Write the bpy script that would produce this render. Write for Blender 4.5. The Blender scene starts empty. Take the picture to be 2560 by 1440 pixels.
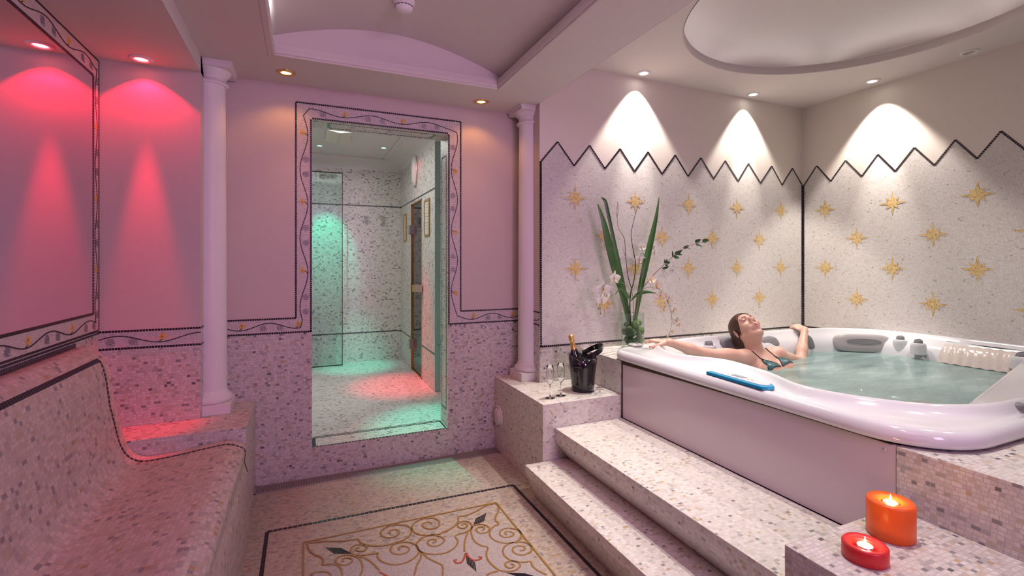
import bpy, math, random
import numpy as np
from mathutils import Vector, Matrix
random.seed(7)
scene = bpy.context.scene
col = scene.collection
PI = math.pi

# ---------------------------------------------------------------- camera, world, exposure
FPX, HORIZON, CAMH = 1200.0, 655.0, 1.32
YAW = math.atan(520.0 / FPX)
cam_data = bpy.data.cameras.new('camera')
cam_data.sensor_width = 36.0
cam_data.lens = FPX / 2560.0 * 36.0
cam_data.shift_y = (HORIZON - 720.0) / 2560.0
cam_data.clip_start = 0.02
cam = bpy.data.objects.new('camera', cam_data)
cam.location = (0, 0, CAMH)
cam.rotation_euler = (PI / 2, 0, -YAW)
col.objects.link(cam)
scene.camera = cam

world = bpy.data.worlds.new('world')
scene.world = world
world.use_nodes = True
world.node_tree.nodes['Background'].inputs[0].default_value = (0.9, 0.75, 0.8, 1)
world.node_tree.nodes['Background'].inputs[1].default_value = 0.02

scene.view_settings.view_transform = 'Standard'
scene.view_settings.look = 'None'
scene.view_settings.gamma = 1.0
scene.view_settings.exposure = 0.0
scene.cycles.use_denoising = True
scene.cycles.use_adaptive_sampling = True
scene.cycles.adaptive_threshold = 0.02
scene.cycles.max_bounces = 7
scene.cycles.diffuse_bounces = 3
scene.cycles.glossy_bounces = 4
scene.cycles.transmission_bounces = 8
scene.cycles.transparent_max_bounces = 12
scene.cycles.caustics_reflective = False
scene.cycles.caustics_refractive = False
scene.cycles.sample_clamp_indirect = 4.0
scene.cycles.blur_glossy = 0.5

S_, C_ = math.sin(YAW), math.cos(YAW)
def ray(u, v):
    a = (u - 1280.0) / FPX; b = (HORIZON - v) / FPX
    return (S_ + a * C_, C_ - a * S_, b)
def atZ(u, v, z):
    d = ray(u, v); t = (z - CAMH) / d[2]
    return Vector((d[0] * t, d[1] * t, z))
def atY(u, v, Y):
    d = ray(u, v); t = Y / d[1]
    return Vector((d[0] * t, Y, CAMH + d[2] * t))
def atX(u, v, X):
    d = ray(u, v); t = X / d[0]
    return Vector((X, d[1] * t, CAMH + d[2] * t))

# ---------------------------------------------------------------- lights of the room and added fills
def lamp_area(name, loc, rot, size, size_y, power, color, spread=PI):
    L = bpy.data.lights.new(name, 'AREA'); L.shape = 'RECTANGLE'
    L.size = size; L.size_y = size_y; L.energy = power; L.color = color; L.spread = spread
    o = bpy.data.objects.new(name, L); o.location = loc; o.rotation_euler = rot
    col.objects.link(o); return o
def lamp_spot(name, loc, target, power, color, angle, blend=0.3, radius=0.02):
    L = bpy.data.lights.new(name, 'SPOT'); L.energy = power; L.color = color
    L.spot_size = math.radians(angle); L.spot_blend = blend; L.shadow_soft_size = radius
    o = bpy.data.objects.new(name, L); o.location = loc
    o.rotation_euler = (Vector(target) - Vector(loc)).to_track_quat('-Z', 'Y').to_euler()
    col.objects.link(o); return o
def lamp_point(name, loc, power, color, radius=0.05):
    L = bpy.data.lights.new(name, 'POINT'); L.energy = power; L.color = color; L.shadow_soft_size = radius
    o = bpy.data.objects.new(name, L); o.location = loc; col.objects.link(o); return o

RED = (1.0, 0.008, 0.045); AMBER = (1.0, 0.42, 0.10); WHITE = (1.0, 0.92, 0.84)
TEAL = (0.03, 1.0, 0.68); PURPLE = (0.62, 0.28, 1.0); PINK = (1.0, 0.42, 0.62)
ZMAIN, ZREC, ZTUB, ZIN = 2.39, 2.30, 2.685, 2.45

# red spot over the ledge, then two added ones along the bench
lamp_spot('red_wide', (-0.72, 2.835, 2.285), (-0.72, 2.86, 0.0), 12, RED, 104, 0.08)
lamp_spot('red_narrow', (-0.72, 2.835, 2.285), (-0.72, 2.90, 0.0), 110, RED, 21, 0.7)
lamp_spot('red_wide', (-0.62, 1.55, 2.285), (-0.62, 1.55, 0.0), 2.5, RED, 120, 0.5)  # this and the next are unseen extra spots added for red ambient
lamp_spot('red_wide', (-0.62, 0.2, 2.285), (-0.62, 0.2, 0.0), 3, RED, 120, 0.5)
# amber spots before the door wall
for x, y in ((-0.093, 3.0), (1.085, 3.02)):
    lamp_spot('amber_wide', (x, y, 2.37), (x, y + .02, 0), 2.6, AMBER, 125, 0.5)
    lamp_spot('amber_floor', (x, y, 2.37), (x * .8 + .1, y - .35, 0), 9, (1.0, .50, .22), 75, 0.9)
# wall washers over the tub
for p, q in (((2.25, 2.80, 2.66), (2.25, 2.90, 0.9)), ((3.35, 2.80, 2.66), (3.35, 2.90, 0.9)), ((3.93, 2.24, 2.66), (4.04, 2.24, 0.9))):
    lamp_spot('washer_wide', p, q, 72, WHITE, 80, 0.35)
    lamp_spot('washer_core', p, q, 90, WHITE, 34, 0.9)
# ceiling spots over the steps, out of view, then added fills for the tub
lamp_spot('step_spot', (1.84, 2.50, 2.66), (1.55, 2.05, 0.3), 125, (1.0, .93, .84), 62, 0.8)
lamp_spot('step_spot', (1.66, 1.05, 2.66), (1.55, 1.25, 0.3), 95, (1.0, .93, .84), 70, 0.8)
lamp_spot('tub_fill', (3.0, 0.45, 2.66), (2.4, 0.95, 0.5), 25, WHITE, 75, 0.6)  # fill without a fixture, added to brighten the near blocks
lamp_spot('tub_fill', (2.9, 1.0, 2.66), (3.0, 1.7, 0.6), 50, WHITE, 100, 0.6)  # fill without a fixture, added to brighten the tub
# white and purple cove tubes in the barrel vault, then added fills
lamp_area('vault_cove_white', (-0.185, 1.3, 2.42), (PI, -0.35, 0), 0.03, 2.4, 30.0, (0.92, 0.95, 1.0))
lamp_area('vault_cove_purple', (1.12, 1.3, 2.425), (PI, 0, 0), 0.02, 2.4, 0.8, PURPLE)
lamp_area('vault_fill', (0.48, -0.1, 2.50), (math.radians(35), 0, 0), 1.0, 0.9, 10, (0.85, 0.25, 0.80))  # unseen area fill added for the purple-pink wash on the door wall
lamp_point('vault_point_fill', (0.85, 0.35, 2.48), 11, (0.86, 0.76, 0.98), 0.06)  # unseen point fill added to lift the coffer band and vault
lamp_area('front_fill', (1.22, -1.35, 1.75), (math.radians(86), 0, math.radians(13)), 0.5, 0.7, 13, (0.88, 0.44, 0.84), math.radians(95))  # free-standing fill added behind the camera for the pink wall tone
for k in range(8):  # ring of fills added to lift the dome, no cove tubes here
    a = 2 * PI * (k + .5) / 8
    o_ = lamp_area('dome_fill', (2.76 + 1.0 * math.cos(a), 1.6 + 1.0 * math.sin(a), 2.72), (0, 0, 0), 0.72, 0.05, 0.42, (1.0, 0.95, 0.93))
    o_.rotation_euler = Vector((-math.cos(a), -math.sin(a), .9)).to_track_quat('-Z', 'Y').to_euler()
# inner room
lamp_spot('teal_spot', (0.142, 5.12, 2.42), (0.26, 5.75, 1.45), 55, TEAL, 34, 0.8)
lamp_spot('teal_spot', (0.737, 4.96, 2.42), (0.52, 5.50, 0.18), 120, TEAL, 26, 0.9)
lamp_spot('teal_spot', (0.80, 3.95, 2.42), (0.87, 3.32, 0.18), 150, TEAL, 30, 0.9)
lamp_spot('red_spot', (0.708, 4.39, 2.42), (0.84, 4.50, 0.18), 190, RED, 30, 0.95)
lamp_spot('red_spot', (0.85, 4.6, 2.42), (1.05, 4.75, 2.2), 1.5, RED, 60, 0.9)
lamp_spot('inner_white', (0.05, 4.6, 2.42), (0.12, 4.55, 0.18), 24, (1, 0.97, 0.95), 50, 0.9)
lamp_area('inner_fill', (0.2, 4.4, 2.44), (0, 0, 0), 0.9, 0.9, 14, (0.95, 1.0, 0.97))  # soft area fill added for the ambient level of this room

# ---------------------------------------------------------------- materials
def newmat(name):
    m = bpy.data.materials.new(name); m.use_nodes = True
    nt = m.node_tree; return m, nt, nt.nodes['Principled BSDF']
def plain(name, c, rough=0.5, metal=0.0, noise=0.0, bump=0.0, nscale=40.0, coat=0.0, spec=0.5, sss=0.0, sssr=(1, .3, .2), trans=0.0, ior=1.45):
    m, nt, b = newmat(name)
    b.inputs['Base Color'].default_value = (*c, 1); b.inputs['Roughness'].default_value = rough
    b.inputs['Metallic'].default_value = metal; b.inputs['Specular IOR Level'].default_value = spec
    b.inputs['Coat Weight'].default_value = coat; b.inputs['Coat Roughness'].default_value = 0.05
    b.inputs['Transmission Weight'].default_value = trans; b.inputs['IOR'].default_value = ior
    if sss:
        b.inputs['Subsurface Weight'].default_value = sss
        b.inputs['Subsurface Radius'].default_value = sssr
        b.inputs['Subsurface Scale'].default_value = 0.01
    if noise or bump:
        tc = nt.nodes.new('ShaderNodeTexCoord'); n = nt.nodes.new('ShaderNodeTexNoise')
        n.inputs['Scale'].default_value = nscale; n.inputs['Detail'].default_value = 4
        nt.links.new(tc.outputs['Object'], n.inputs['Vector'])
        if noise:
            mx = nt.nodes.new('ShaderNodeMix'); mx.data_type = 'RGBA'
            mx.inputs[6].default_value = (*[x * (1 - noise) for x in c], 1)
            mx.inputs[7].default_value = (*[min(1, x * (1 + noise)) for x in c], 1)
            nt.links.new(n.outputs['Fac'], mx.inputs[0]); nt.links.new(mx.outputs[2], b.inputs['Base Color'])
        if bump:
            bp = nt.nodes.new('ShaderNodeBump'); bp.inputs['Strength'].default_value = bump; bp.inputs['Distance'].default_value = 0.002
            nt.links.new(n.outputs['Fac'], bp.inputs['Height']); nt.links.new(bp.outputs['Normal'], b.inputs['Normal'])
    return m
def emit(name, c, s):
    m = bpy.data.materials.new(name); m.use_nodes = True; nt = m.node_tree
    nt.nodes.remove(nt.nodes['Principled BSDF']); e = nt.nodes.new('ShaderNodeEmission')
    e.inputs[0].default_value = (*c, 1); e.inputs[1].default_value = s
    nt.links.new(e.outputs[0], nt.nodes['Material Output'].inputs[0]); return m
def mosaic(name, tw, th, stops, grout, rough=0.35, bump=0.5, mortar=0.0011, jit=1.0):
    m, nt, b = newmat(name); N = nt.nodes.new; Lk = nt.links.new
    uv = N('ShaderNodeUVMap'); uv.uv_map = 'UVMap'
    sep = N('ShaderNodeSeparateXYZ'); Lk(uv.outputs[0], sep.inputs[0])
    def mth(op, a, bb=None, c=None):
        n = N('ShaderNodeMath'); n.operation = op
        for i, x in enumerate((a, bb, c)):
            if x is None: continue
            if isinstance(x, (int, float)): n.inputs[i].default_value = x
            else: Lk(x, n.inputs[i])
        return n.outputs[0]
    nz = N('ShaderNodeTexNoise'); nz.inputs['Scale'].default_value = 22.0; nz.inputs['Detail'].default_value = 0
    Lk(uv.outputs[0], nz.inputs['Vector'])
    v = mth('ADD', sep.outputs[1], mth('MULTIPLY', mth('SUBTRACT', nz.outputs['Fac'], 0.5), th * 0.35 * jit))
    row = mth('FLOOR', mth('DIVIDE', v, th))
    wn = N('ShaderNodeTexWhiteNoise'); wn.noise_dimensions = '1D'; Lk(row, wn.inputs['W'])
    u = mth('ADD', sep.outputs[0], mth('MULTIPLY', wn.outputs['Value'], tw * 0.9 * jit))
    n1 = N('ShaderNodeTexNoise'); n1.noise_dimensions = '2D'; n1.inputs['Scale'].default_value = 1.0; n1.inputs['Detail'].default_value = 0
    cb1 = N('ShaderNodeCombineXYZ'); Lk(mth('MULTIPLY', u, 0.45 / tw), cb1.inputs[0]); Lk(mth('MULTIPLY', row, 7.3), cb1.inputs[1]); Lk(cb1.outputs[0], n1.inputs['Vector'])
    u = mth('ADD', u, mth('MULTIPLY', mth('SUBTRACT', n1.outputs['Fac'], 0.5), tw * 1.1 * jit))
    cb = N('ShaderNodeCombineXYZ'); Lk(u, cb.inputs[0]); Lk(v, cb.inputs[1])
    br = N('ShaderNodeTexBrick'); br.offset = 0.0; br.squash = 1.0
    br.inputs['Color1'].default_value = (0, 0, 0, 1); br.inputs['Color2'].default_value = (1, 1, 1, 1); br.inputs['Mortar'].default_value = (0.2, 0.2, 0.2, 1)
    br.inputs['Scale'].default_value = 1.0; br.inputs['Mortar Size'].default_value = mortar; br.inputs['Mortar Smooth'].default_value = 0.25
    br.inputs['Bias'].default_value = 0.0; br.inputs['Brick Width'].default_value = tw; br.inputs['Row Height'].default_value = th
    Lk(cb.outputs[0], br.inputs['Vector'])
    rp = N('ShaderNodeValToRGB'); rp.color_ramp.interpolation = 'CONSTANT'
    els = rp.color_ramp.elements
    while len(els) > 1: els.remove(els[-1])
    els[0].position = stops[0][0]; els[0].color = (*stops[0][1], 1)
    for p, c in stops[1:]:
        e = els.new(p); e.color = (*c, 1)
    Lk(br.outputs['Color'], rp.inputs[0])
    # veins inside the marble chips
    nv = N('ShaderNodeTexNoise'); nv.inputs['Scale'].default_value = 160.0; nv.inputs['Detail'].default_value = 2; Lk(uv.outputs[0], nv.inputs['Vector'])
    mv = N('ShaderNodeMix'); mv.data_type = 'RGBA'; mv.blend_type = 'MULTIPLY'; mv.inputs[0].default_value = 0.35
    Lk(rp.outputs[0], mv.inputs[6])
    rg = N('ShaderNodeMapRange'); rg.inputs[1].default_value = 0.3; rg.inputs[2].default_value = 0.7; rg.inputs[3].default_value = 0.6; rg.inputs[4].default_value = 1.15
    Lk(nv.outputs['Fac'], rg.inputs[0]); Lk(rg.outputs[0], mv.inputs[7])
    mg = N('ShaderNodeMix'); mg.data_type = 'RGBA'; Lk(br.outputs['Fac'], mg.inputs[0]); Lk(mv.outputs[2], mg.inputs[6]); mg.inputs[7].default_value = (*grout, 1)
    Lk(mg.outputs[2], b.inputs['Base Color'])
    rr = mth('ADD', mth('MULTIPLY', br.outputs['Fac'], 0.9 - rough), rough); Lk(rr, b.inputs['Roughness'])
    if bump:
        sc = N('ShaderNodeSeparateColor'); Lk(br.outputs['Color'], sc.inputs[0])
        h = mth('ADD', mth('SUBTRACT', 1.0, br.outputs['Fac']), mth('MULTIPLY', sc.outputs[0], 0.4))
        bp = N('ShaderNodeBump'); bp.inputs['Strength'].default_value = bump; bp.inputs['Distance'].default_value = 0.0015
        Lk(h, bp.inputs['Height']); Lk(bp.outputs['Normal'], b.inputs['Normal'])
    return m

W1 = (0.80, 0.75, 0.70); W2 = (0.72, 0.68, 0.64); W3 = (0.86, 0.82, 0.78); BG = (0.66, 0.56, 0.44)
G1 = (0.50, 0.48, 0.46); G2 = (0.30, 0.29, 0.30); G3 = (0.16, 0.155, 0.17); OC = (0.60, 0.43, 0.27)
ST_DADO = [(0, W1), (.2, W2), (.45, W3), (.64, W1), (.78, BG), (.83, (.58, .55, .53)), (.88, G1), (.945, G2), (.982, G3), (.99, OC)]
ST_PALE = [(0, W1), (.2, W2), (.45, W3), (.70, W1), (.85, BG), (.89, (.62, .59, .56)), (.93, G1), (.972, G2), (.988, OC)]
ST_STAR = [(0, (.82, .77, .74)), (.25, (.77, .72, .69)), (.5, (.86, .81, .78)), (.78, (.78, .73, .69)), (.93, (.71, .64, .56)), (.965, (.62, .60, .58)), (.992, (.46, .45, .45))]
ST_ROOM = [(0, W1), (.2, W2), (.45, W3), (.66, W1), (.79, (.64, .60, .55)), (.86, G1), (.93, G2), (.988, OC)]
ST_FLR = [(0, (.62, .51, .41)), (.2, (.56, .46, .38)), (.42, (.66, .56, .47)), (.62, (.54, .43, .33)), (.82, (.42, .37, .33)), (.91, (.30, .28, .28)), (.96, (.52, .32, .17))]
def dim(st, k): return [(p, tuple(x * k for x in c)) for p, c in st]
ST_DADO = dim(ST_DADO, .84); ST_PALE = dim(ST_PALE, .86); ST_STAR = dim(ST_STAR, .92); ST_FLR = dim(ST_FLR, .72)
GR = (0.50, 0.46, 0.43); GRR = (0.66, 0.62, 0.58)
M = {}
M['dado'] = mosaic('mosaic_dado', 0.0175, 0.0135, ST_DADO, GR)
M['room'] = mosaic('mosaic_inner_room', 0.021, 0.0165, ST_ROOM, GRR)
M['pale'] = mosaic('mosaic_pale', 0.0175, 0.0135, ST_PALE, (.63, .59, .55), bump=0.35)
M['star'] = mosaic('mosaic_star_wall', 0.0150, 0.0105, ST_STAR, (.66, .62, .59), rough=0.22, bump=0.9)
M['fine'] = mosaic('mosaic_fine', 0.010, 0.010, [(0, (.68, .60, .59)), (.3, (.63, .56, .55)), (.6, (.72, .65, .62)), (.9, (.55, .48, .48))], (.56, .5, .48))
M['floor'] = mosaic('mosaic_floor', 0.0185, 0.0125, ST_FLR, (.38, .32, .27))
M['carpet'] = mosaic('mosaic_carpet', 0.008, 0.008, [(0, (.45, .38, .36)), (.3, (.40, .34, .33)), (.6, (.48, .41, .39)), (.88, (.35, .31, .31))], (.36, .31, .30))
M['bench'] = mosaic('mosaic_bench', 0.0200, 0.0165, [(0, (.60, .53, .47)), (.25, (.54, .48, .42)), (.5, (.65, .58, .52)), (.76, (.50, .42, .33)), (.86, (.42, .38, .36)), (.94, (.27, .25, .26)), (.985, (.46, .31, .15))], (.52, .45, .39))
M['black'] = plain('black_tile', (0.018, 0.014, 0.020), 0.22)
M['grey_tile'] = plain('grey_tile', (0.22, 0.21, 0.24), 0.3)
M['dark_glass_tile'] = plain('dark_grey_glass_tile', (0.05, 0.05, 0.06), 0.15)
M['gold'] = mosaic('gold_tile', 0.010, 0.010, [(0, (.72, .47, .13)), (.3, (.62, .38, .08)), (.6, (.80, .56, .20)), (.85, (.50, .28, .05))], (.7, .6, .45), rough=0.25)
M['gold_chip'] = plain('gold_chip', (0.72, 0.44, 0.08), 0.3, noise=.3, nscale=300)
M['ochre'] = plain('ochre_tile', (0.30, 0.17, 0.05), 0.35, noise=.25, nscale=200)
M['red_tile'] = plain('red_tile', (0.36, 0.07, 0.03), 0.35, noise=.3, nscale=200)
M['plaster'] = plain('cream_plaster', (0.62, 0.52, 0.49), 0.65, noise=.02, bump=0.05, nscale=60)
M['plaster_tub'] = plain('warm_white_plaster', (0.80, 0.72, 0.655), 0.65, noise=.02, bump=0.05, nscale=60)
M['ceiling'] = plain('white_ceiling_paint', (0.70, 0.63, 0.61), 0.7, noise=.01, nscale=20)
M['column'] = plain('white_gypsum', (0.82, 0.79, 0.80), 0.45)
M['acrylic'] = plain('white_acrylic', (0.70, 0.70, 0.73), 0.12, noise=.03, nscale=9, coat=0.4)
M['panel'] = plain('white_laminate', (0.66, 0.57, 0.60), 0.16, coat=0.2)
M['gasket'] = plain('brown_gasket', (0.05, 0.025, 0.012), 0.6)
M['pillow'] = plain('grey_pillow_foam', (0.20, 0.20, 0.215), 0.5)
M['lightpillow'] = plain('light_grey_plastic', (0.42, 0.39, 0.40), 0.3)
M['blue'] = plain('blue_gel_plastic', (0.01, 0.27, 0.50), 0.2, noise=.15, nscale=30)
M['lcd'] = plain('lcd_screen', (0.25, 0.33, 0.38), 0.12)
M['steel'] = plain('brushed_steel', (0.55, 0.52, 0.5), 0.35, metal=1.0)
M['brass'] = plain('brass', (0.75, 0.48, 0.2), 0.3, metal=1.0)
M['chrome'] = plain('chrome', (0.8, 0.8, 0.8), 0.08, metal=1.0)
M['mirror'] = plain('mirror_silver', (0.86, 0.80, 0.84), 0.02, metal=1.0)
M['blackplastic'] = plain('black_gloss_plastic', (0.008, 0.007, 0.010), 0.12, coat=0.5)
M['darkglass'] = plain('dark_green_bottle_glass', (0.006, 0.012, 0.008), 0.06, coat=0.6)
M['goldfoil'] = plain('gold_foil', (0.85, 0.55, 0.18), 0.28, metal=0.9, bump=0.6, nscale=120)
M['white'] = plain('white_plastic', (0.78, 0.74, 0.74), 0.35)
M['greyslab'] = plain('grey_green_paint', (0.55, 0.62, 0.61), 0.4)
M['paper'] = plain('paper', (0.7, 0.66, 0.6), 0.8)
M['wood'] = plain('gilded_wood', (0.42, 0.26, 0.10), 0.4, noise=.2, nscale=60)
def glassmat(name, c, rough=0.0, ior=1.45):
    m, nt, b = newmat(name)
    b.inputs['Base Color'].default_value = (*c, 1); b.inputs['Transmission Weight'].default_value = 1
    b.inputs['Roughness'].default_value = rough; b.inputs['IOR'].default_value = ior
    return m
M['glass'] = glassmat('clear_glass', (0.97, 0.98, 0.98))
def thinglass(name, tint, fac):
    m = bpy.data.materials.new(name); m.use_nodes = True; nt = m.node_tree
    nt.nodes.remove(nt.nodes['Principled BSDF'])
    t = nt.nodes.new('ShaderNodeBsdfTransparent'); t.inputs[0].default_value = (*tint, 1)
    pw = nt.nodes.new('ShaderNodeMath'); pw.operation = 'POWER'; pw.inputs[1].default_value = 3.0
    ml = nt.nodes.new('ShaderNodeMath'); ml.operation = 'MULTIPLY_ADD'; ml.inputs[1].default_value = fac * 2; ml.inputs[2].default_value = 0.012
    g = nt.nodes.new('ShaderNodeBsdfGlossy'); g.inputs['Roughness'].default_value = 0.03
    mx = nt.nodes.new('ShaderNodeMixShader'); fr = nt.nodes.new('ShaderNodeLayerWeight'); fr.inputs[0].default_value = fac
    fr.inputs[0].default_value = 0.5; nt.links.new(fr.outputs['Facing'], pw.inputs[0]); nt.links.new(pw.outputs[0], ml.inputs[0]); nt.links.new(ml.outputs[0], mx.inputs[0]); nt.links.new(t.outputs[0], mx.inputs[1]); nt.links.new(g.outputs[0], mx.inputs[2])
    nt.links.new(mx.outputs[0], nt.nodes['Material Output'].inputs[0]); return m
M['pane'] = thinglass('shower_glass', (0.90, 0.97, 0.95), 0.25)
M['darkpane'] = thinglass('smoked_glass', (0.42, 0.38, 0.38), 0.4)
M['vaseglass'] = thinglass('vase_glass', (0.90, 0.95, 0.93), 0.3)

# ---------------------------------------------------------------- mesh helpers
class MB:
    def __init__(s): s.v = []; s.f = []; s.m = []; s.uv = []; s.sm = []
    def add(s, verts, faces, mat=0, uvs=None, smooth=False):
        b = len(s.v); s.v += [tuple(x) for x in verts]
        for i, f in enumerate(faces):
            s.f.append([b + k for k in f]); s.m.append(mat); s.sm.append(smooth)
            s.uv.append([uvs[k] for k in f] if uvs else None)
    def quad(s, a, b, c, d, mat=0): s.add([a, b, c, d], [(0, 1, 2, 3)], mat)
    def box(s, lo, hi, mat=0):
        x0, y0, z0 = lo; x1, y1, z1 = hi
        s.add([(x0, y0, z0), (x1, y0, z0), (x1, y1, z0), (x0, y1, z0), (x0, y0, z1), (x1, y0, z1), (x1, y1, z1), (x0, y1, z1)],
              [(0, 3, 2, 1), (4, 5, 6, 7), (0, 1, 5, 4), (1, 2, 6, 5), (2, 3, 7, 6), (3, 0, 4, 7)], mat)
    def obox(s, c, ax, ay, az, mat=0):   # half-axis vectors
        c = Vector(c); V = []
        for sz in (-1, 1):
            for sx, sy in ((-1, -1), (1, -1), (1, 1), (-1, 1)):
                V.append(c + ax * sx + ay * sy + az * sz)
        s.add(V, [(0, 3, 2, 1), (4, 5, 6, 7), (0, 1, 5, 4), (1, 2, 6, 5), (2, 3, 7, 6), (3, 0, 4, 7)], mat)
    def prism(s, poly, z0, z1, mat=0, axis='z', cap=True):
        def P(a, b, h): return {'z': (a, b, h), 'y': (a, h, b), 'x': (h, a, b)}[axis]
        n = len(poly)
        V = [P(a, b, z0) for a, b in poly] + [P(a, b, z1) for a, b in poly]
        F = [(i, (i + 1) % n, n + (i + 1) % n, n + i) for i in range(n)]
        if cap: F += [tuple(range(n - 1, -1, -1)), tuple(range(n, 2 * n))]
        s.add(V, F, mat)
    def lathe(s, prof, c=(0, 0, 0), n=32, mat=0, M4=None, smooth=True):
        V = []; F = []; k = len(prof)
        for i in range(n):
            a = 2 * PI * i / n
            for r, z in prof: V.append(Vector((r * math.cos(a), r * math.sin(a), z)))
        for i in range(n):
            j = (i + 1) % n
            for q in range(k - 1): F.append((i * k + q, j * k + q, j * k + q + 1, i * k + q + 1))
        if M4 is not None: V = [M4 @ x for x in V]
        c = Vector(c); V = [x + c for x in V]
        s.add(V, F, mat, smooth=smooth)
    def tube(s, pts, r, n=8, mat=0, closed=False, cap=True):
        pts = [Vector(p) for p in pts]; k = len(pts)
        rs = r if isinstance(r, (list, tuple)) else [r] * k
        V = []; F = []; up = None
        for i, p in enumerate(pts):
            a = pts[i - 1] if (i > 0 or closed) else pts[i]
            b = pts[(i + 1) % k] if (i < k - 1 or closed) else pts[i]
            t = (b - a).normalized()
            if up is None:
                up = t.orthogonal().normalized()
            up = (up - t * up.dot(t))
            if up.length < 1e-6: up = t.orthogonal()
            up.normalize(); w = t.cross(up)
            for j in range(n):
                an = 2 * PI * j / n; V.append(p + (up * math.cos(an) + w * math.sin(an)) * rs[i])
        for i in range(k if closed else k - 1):
            i2 = (i + 1) % k
            for j in range(n):
                j2 = (j + 1) % n; F.append((i * n + j, i * n + j2, i2 * n + j2, i2 * n + j))
        if cap and not closed: F += [tuple(range(n - 1, -1, -1)), tuple((k - 1) * n + j for j in range(n))]
        s.add(V, F, mat, smooth=True)
    def sphere(s, c, r, n=12, mat=0, sc=(1, 1, 1), R=None):
        prof = [(max(1e-5, math.sin(PI * i / n)), -math.cos(PI * i / n)) for i in range(n + 1)]
        m = Matrix.Diagonal((r * sc[0], r * sc[1], r * sc[2])).to_3x3()
        if R is not None: m = R @ m
        s.lathe(prof, c, n * 2 - 4 if n > 8 else 12, mat, M4=m)

def tag(o, label=None, cat=None, group=None, kind=None):
    if label: o['label'] = label
    if cat: o['category'] = cat
    if group: o['group'] = group
    if kind: o['kind'] = kind
    return o
def mk(name, mb, mats, parent=None, bevel=0, subsurf=0, world=True, autosmooth=None):
    me = bpy.data.meshes.new(name)
    off = Vector(parent.location) if (parent is not None and world) else Vector((0, 0, 0))
    if parent is not None and world and parent.parent is not None: off = off + Vector(parent.parent.location)
    me.from_pydata([tuple(Vector(v) - off) for v in mb.v], [], mb.f)
    if not isinstance(mats, (list, tuple)): mats = [mats]
    for m in mats: me.materials.append(m)
    me.polygons.foreach_set('material_index', mb.m)
    me.polygons.foreach_set('use_smooth', mb.sm)
    uvl = me.uv_layers.new(name='UVMap'); me.update()
    data = [0.0] * (2 * len(me.loops))
    for p in me.polygons:
        u = mb.uv[p.index]; n = p.normal
        ax, ay, az = abs(n.x), abs(n.y), abs(n.z)
        for q, li in enumerate(p.loop_indices):
            if u: a, b = u[q]
            else:
                co = mb.v[me.loops[li].vertex_index]
                if az >= ax and az >= ay: a, b = co[0], co[1]
                elif ay >= ax: a, b = co[0], co[2]
                else: a, b = co[1], co[2]
            data[2 * li] = a; data[2 * li + 1] = b
    uvl.data.foreach_set('uv', data)
    o = bpy.data.objects.new(name, me); col.objects.link(o)
    if parent is not None: o.parent = parent
    if bevel:
        md = o.modifiers.new('bevel', 'BEVEL'); md.width = bevel; md.segments = 2; md.limit_method = 'ANGLE'; md.angle_limit = math.radians(40)
    if subsurf:
        md = o.modifiers.new('sub', 'SUBSURF'); md.levels = subsurf; md.render_levels = subsurf
    return o
def thing(name, loc, label, cat, group=None):
    o = bpy.data.objects.new(name, None); o.location = loc; o.empty_display_size = 0.05
    col.objects.link(o); return tag(o, label, cat, group)
def copy_tree(o, parent=None):
    c = o.copy(); col.objects.link(c); c.parent = parent
    for ch in list(o.children): copy_tree(ch, c)
    return c

def combine(*mbs):
    out = MB()
    for i, m_ in enumerate(mbs):
        b = len(out.v); out.v += m_.v; out.f += [[b + k for k in f] for f in m_.f]; out.m += [i] * len(m_.f); out.uv += m_.uv; out.sm += m_.sm
    return out
def resample(pts, step):
    pts = [Vector(p) for p in pts]; out = []; L = [0]
    for a, b in zip(pts, pts[1:]): L.append(L[-1] + (b - a).length)
    n = max(1, int(round(L[-1] / step))); st = L[-1] / n; k = 0
    for i in range(n):
        d = (i + .5) * st
        while k < len(L) - 2 and L[k + 1] < d: k += 1
        seg = max(1e-9, L[k + 1] - L[k]); t = (d - L[k]) / seg
        out.append((pts[k].lerp(pts[k + 1], t), (pts[k + 1] - pts[k]).normalized()))
    return out, st
def tiles(mb, pts, normal, width, step, gap=0.0018, th=0.0012, mat=0, jit=0.0, lift=0.0):
    normal = Vector(normal).normalized()
    ps, st = resample(pts, step)
    for p, t in ps:
        w = normal.cross(t).normalized()
        if jit:
            a = random.uniform(-jit, jit); t = (t * math.cos(a) + w * math.sin(a)); w = normal.cross(t)
        mb.obox(p + normal * (th / 2 + lift), t * ((st - gap) / 2), w * (width / 2), normal * (th / 2 + 0.0006), mat)
def catmull(pts, n=8, closed=False):
    pts = [Vector(p) for p in pts]; out = []; k = len(pts)
    rng = range(k if closed else k - 1)
    for i in rng:
        if closed: p0, p1, p2, p3 = pts[i - 1], pts[i], pts[(i + 1) % k], pts[(i + 2) % k]
        else: p0, p1, p2, p3 = pts[max(0, i - 1)], pts[i], pts[i + 1], pts[min(k - 1, i + 2)]
        for j in range(n):
            t = j / n
            out.append(0.5 * ((2 * p1) + (-p0 + p2) * t + (2 * p0 - 5 * p1 + 4 * p2 - p3) * t * t + (-p0 + 3 * p1 - 3 * p2 + p3) * t ** 3))
    if not closed: out.append(pts[-1])
    return out
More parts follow.
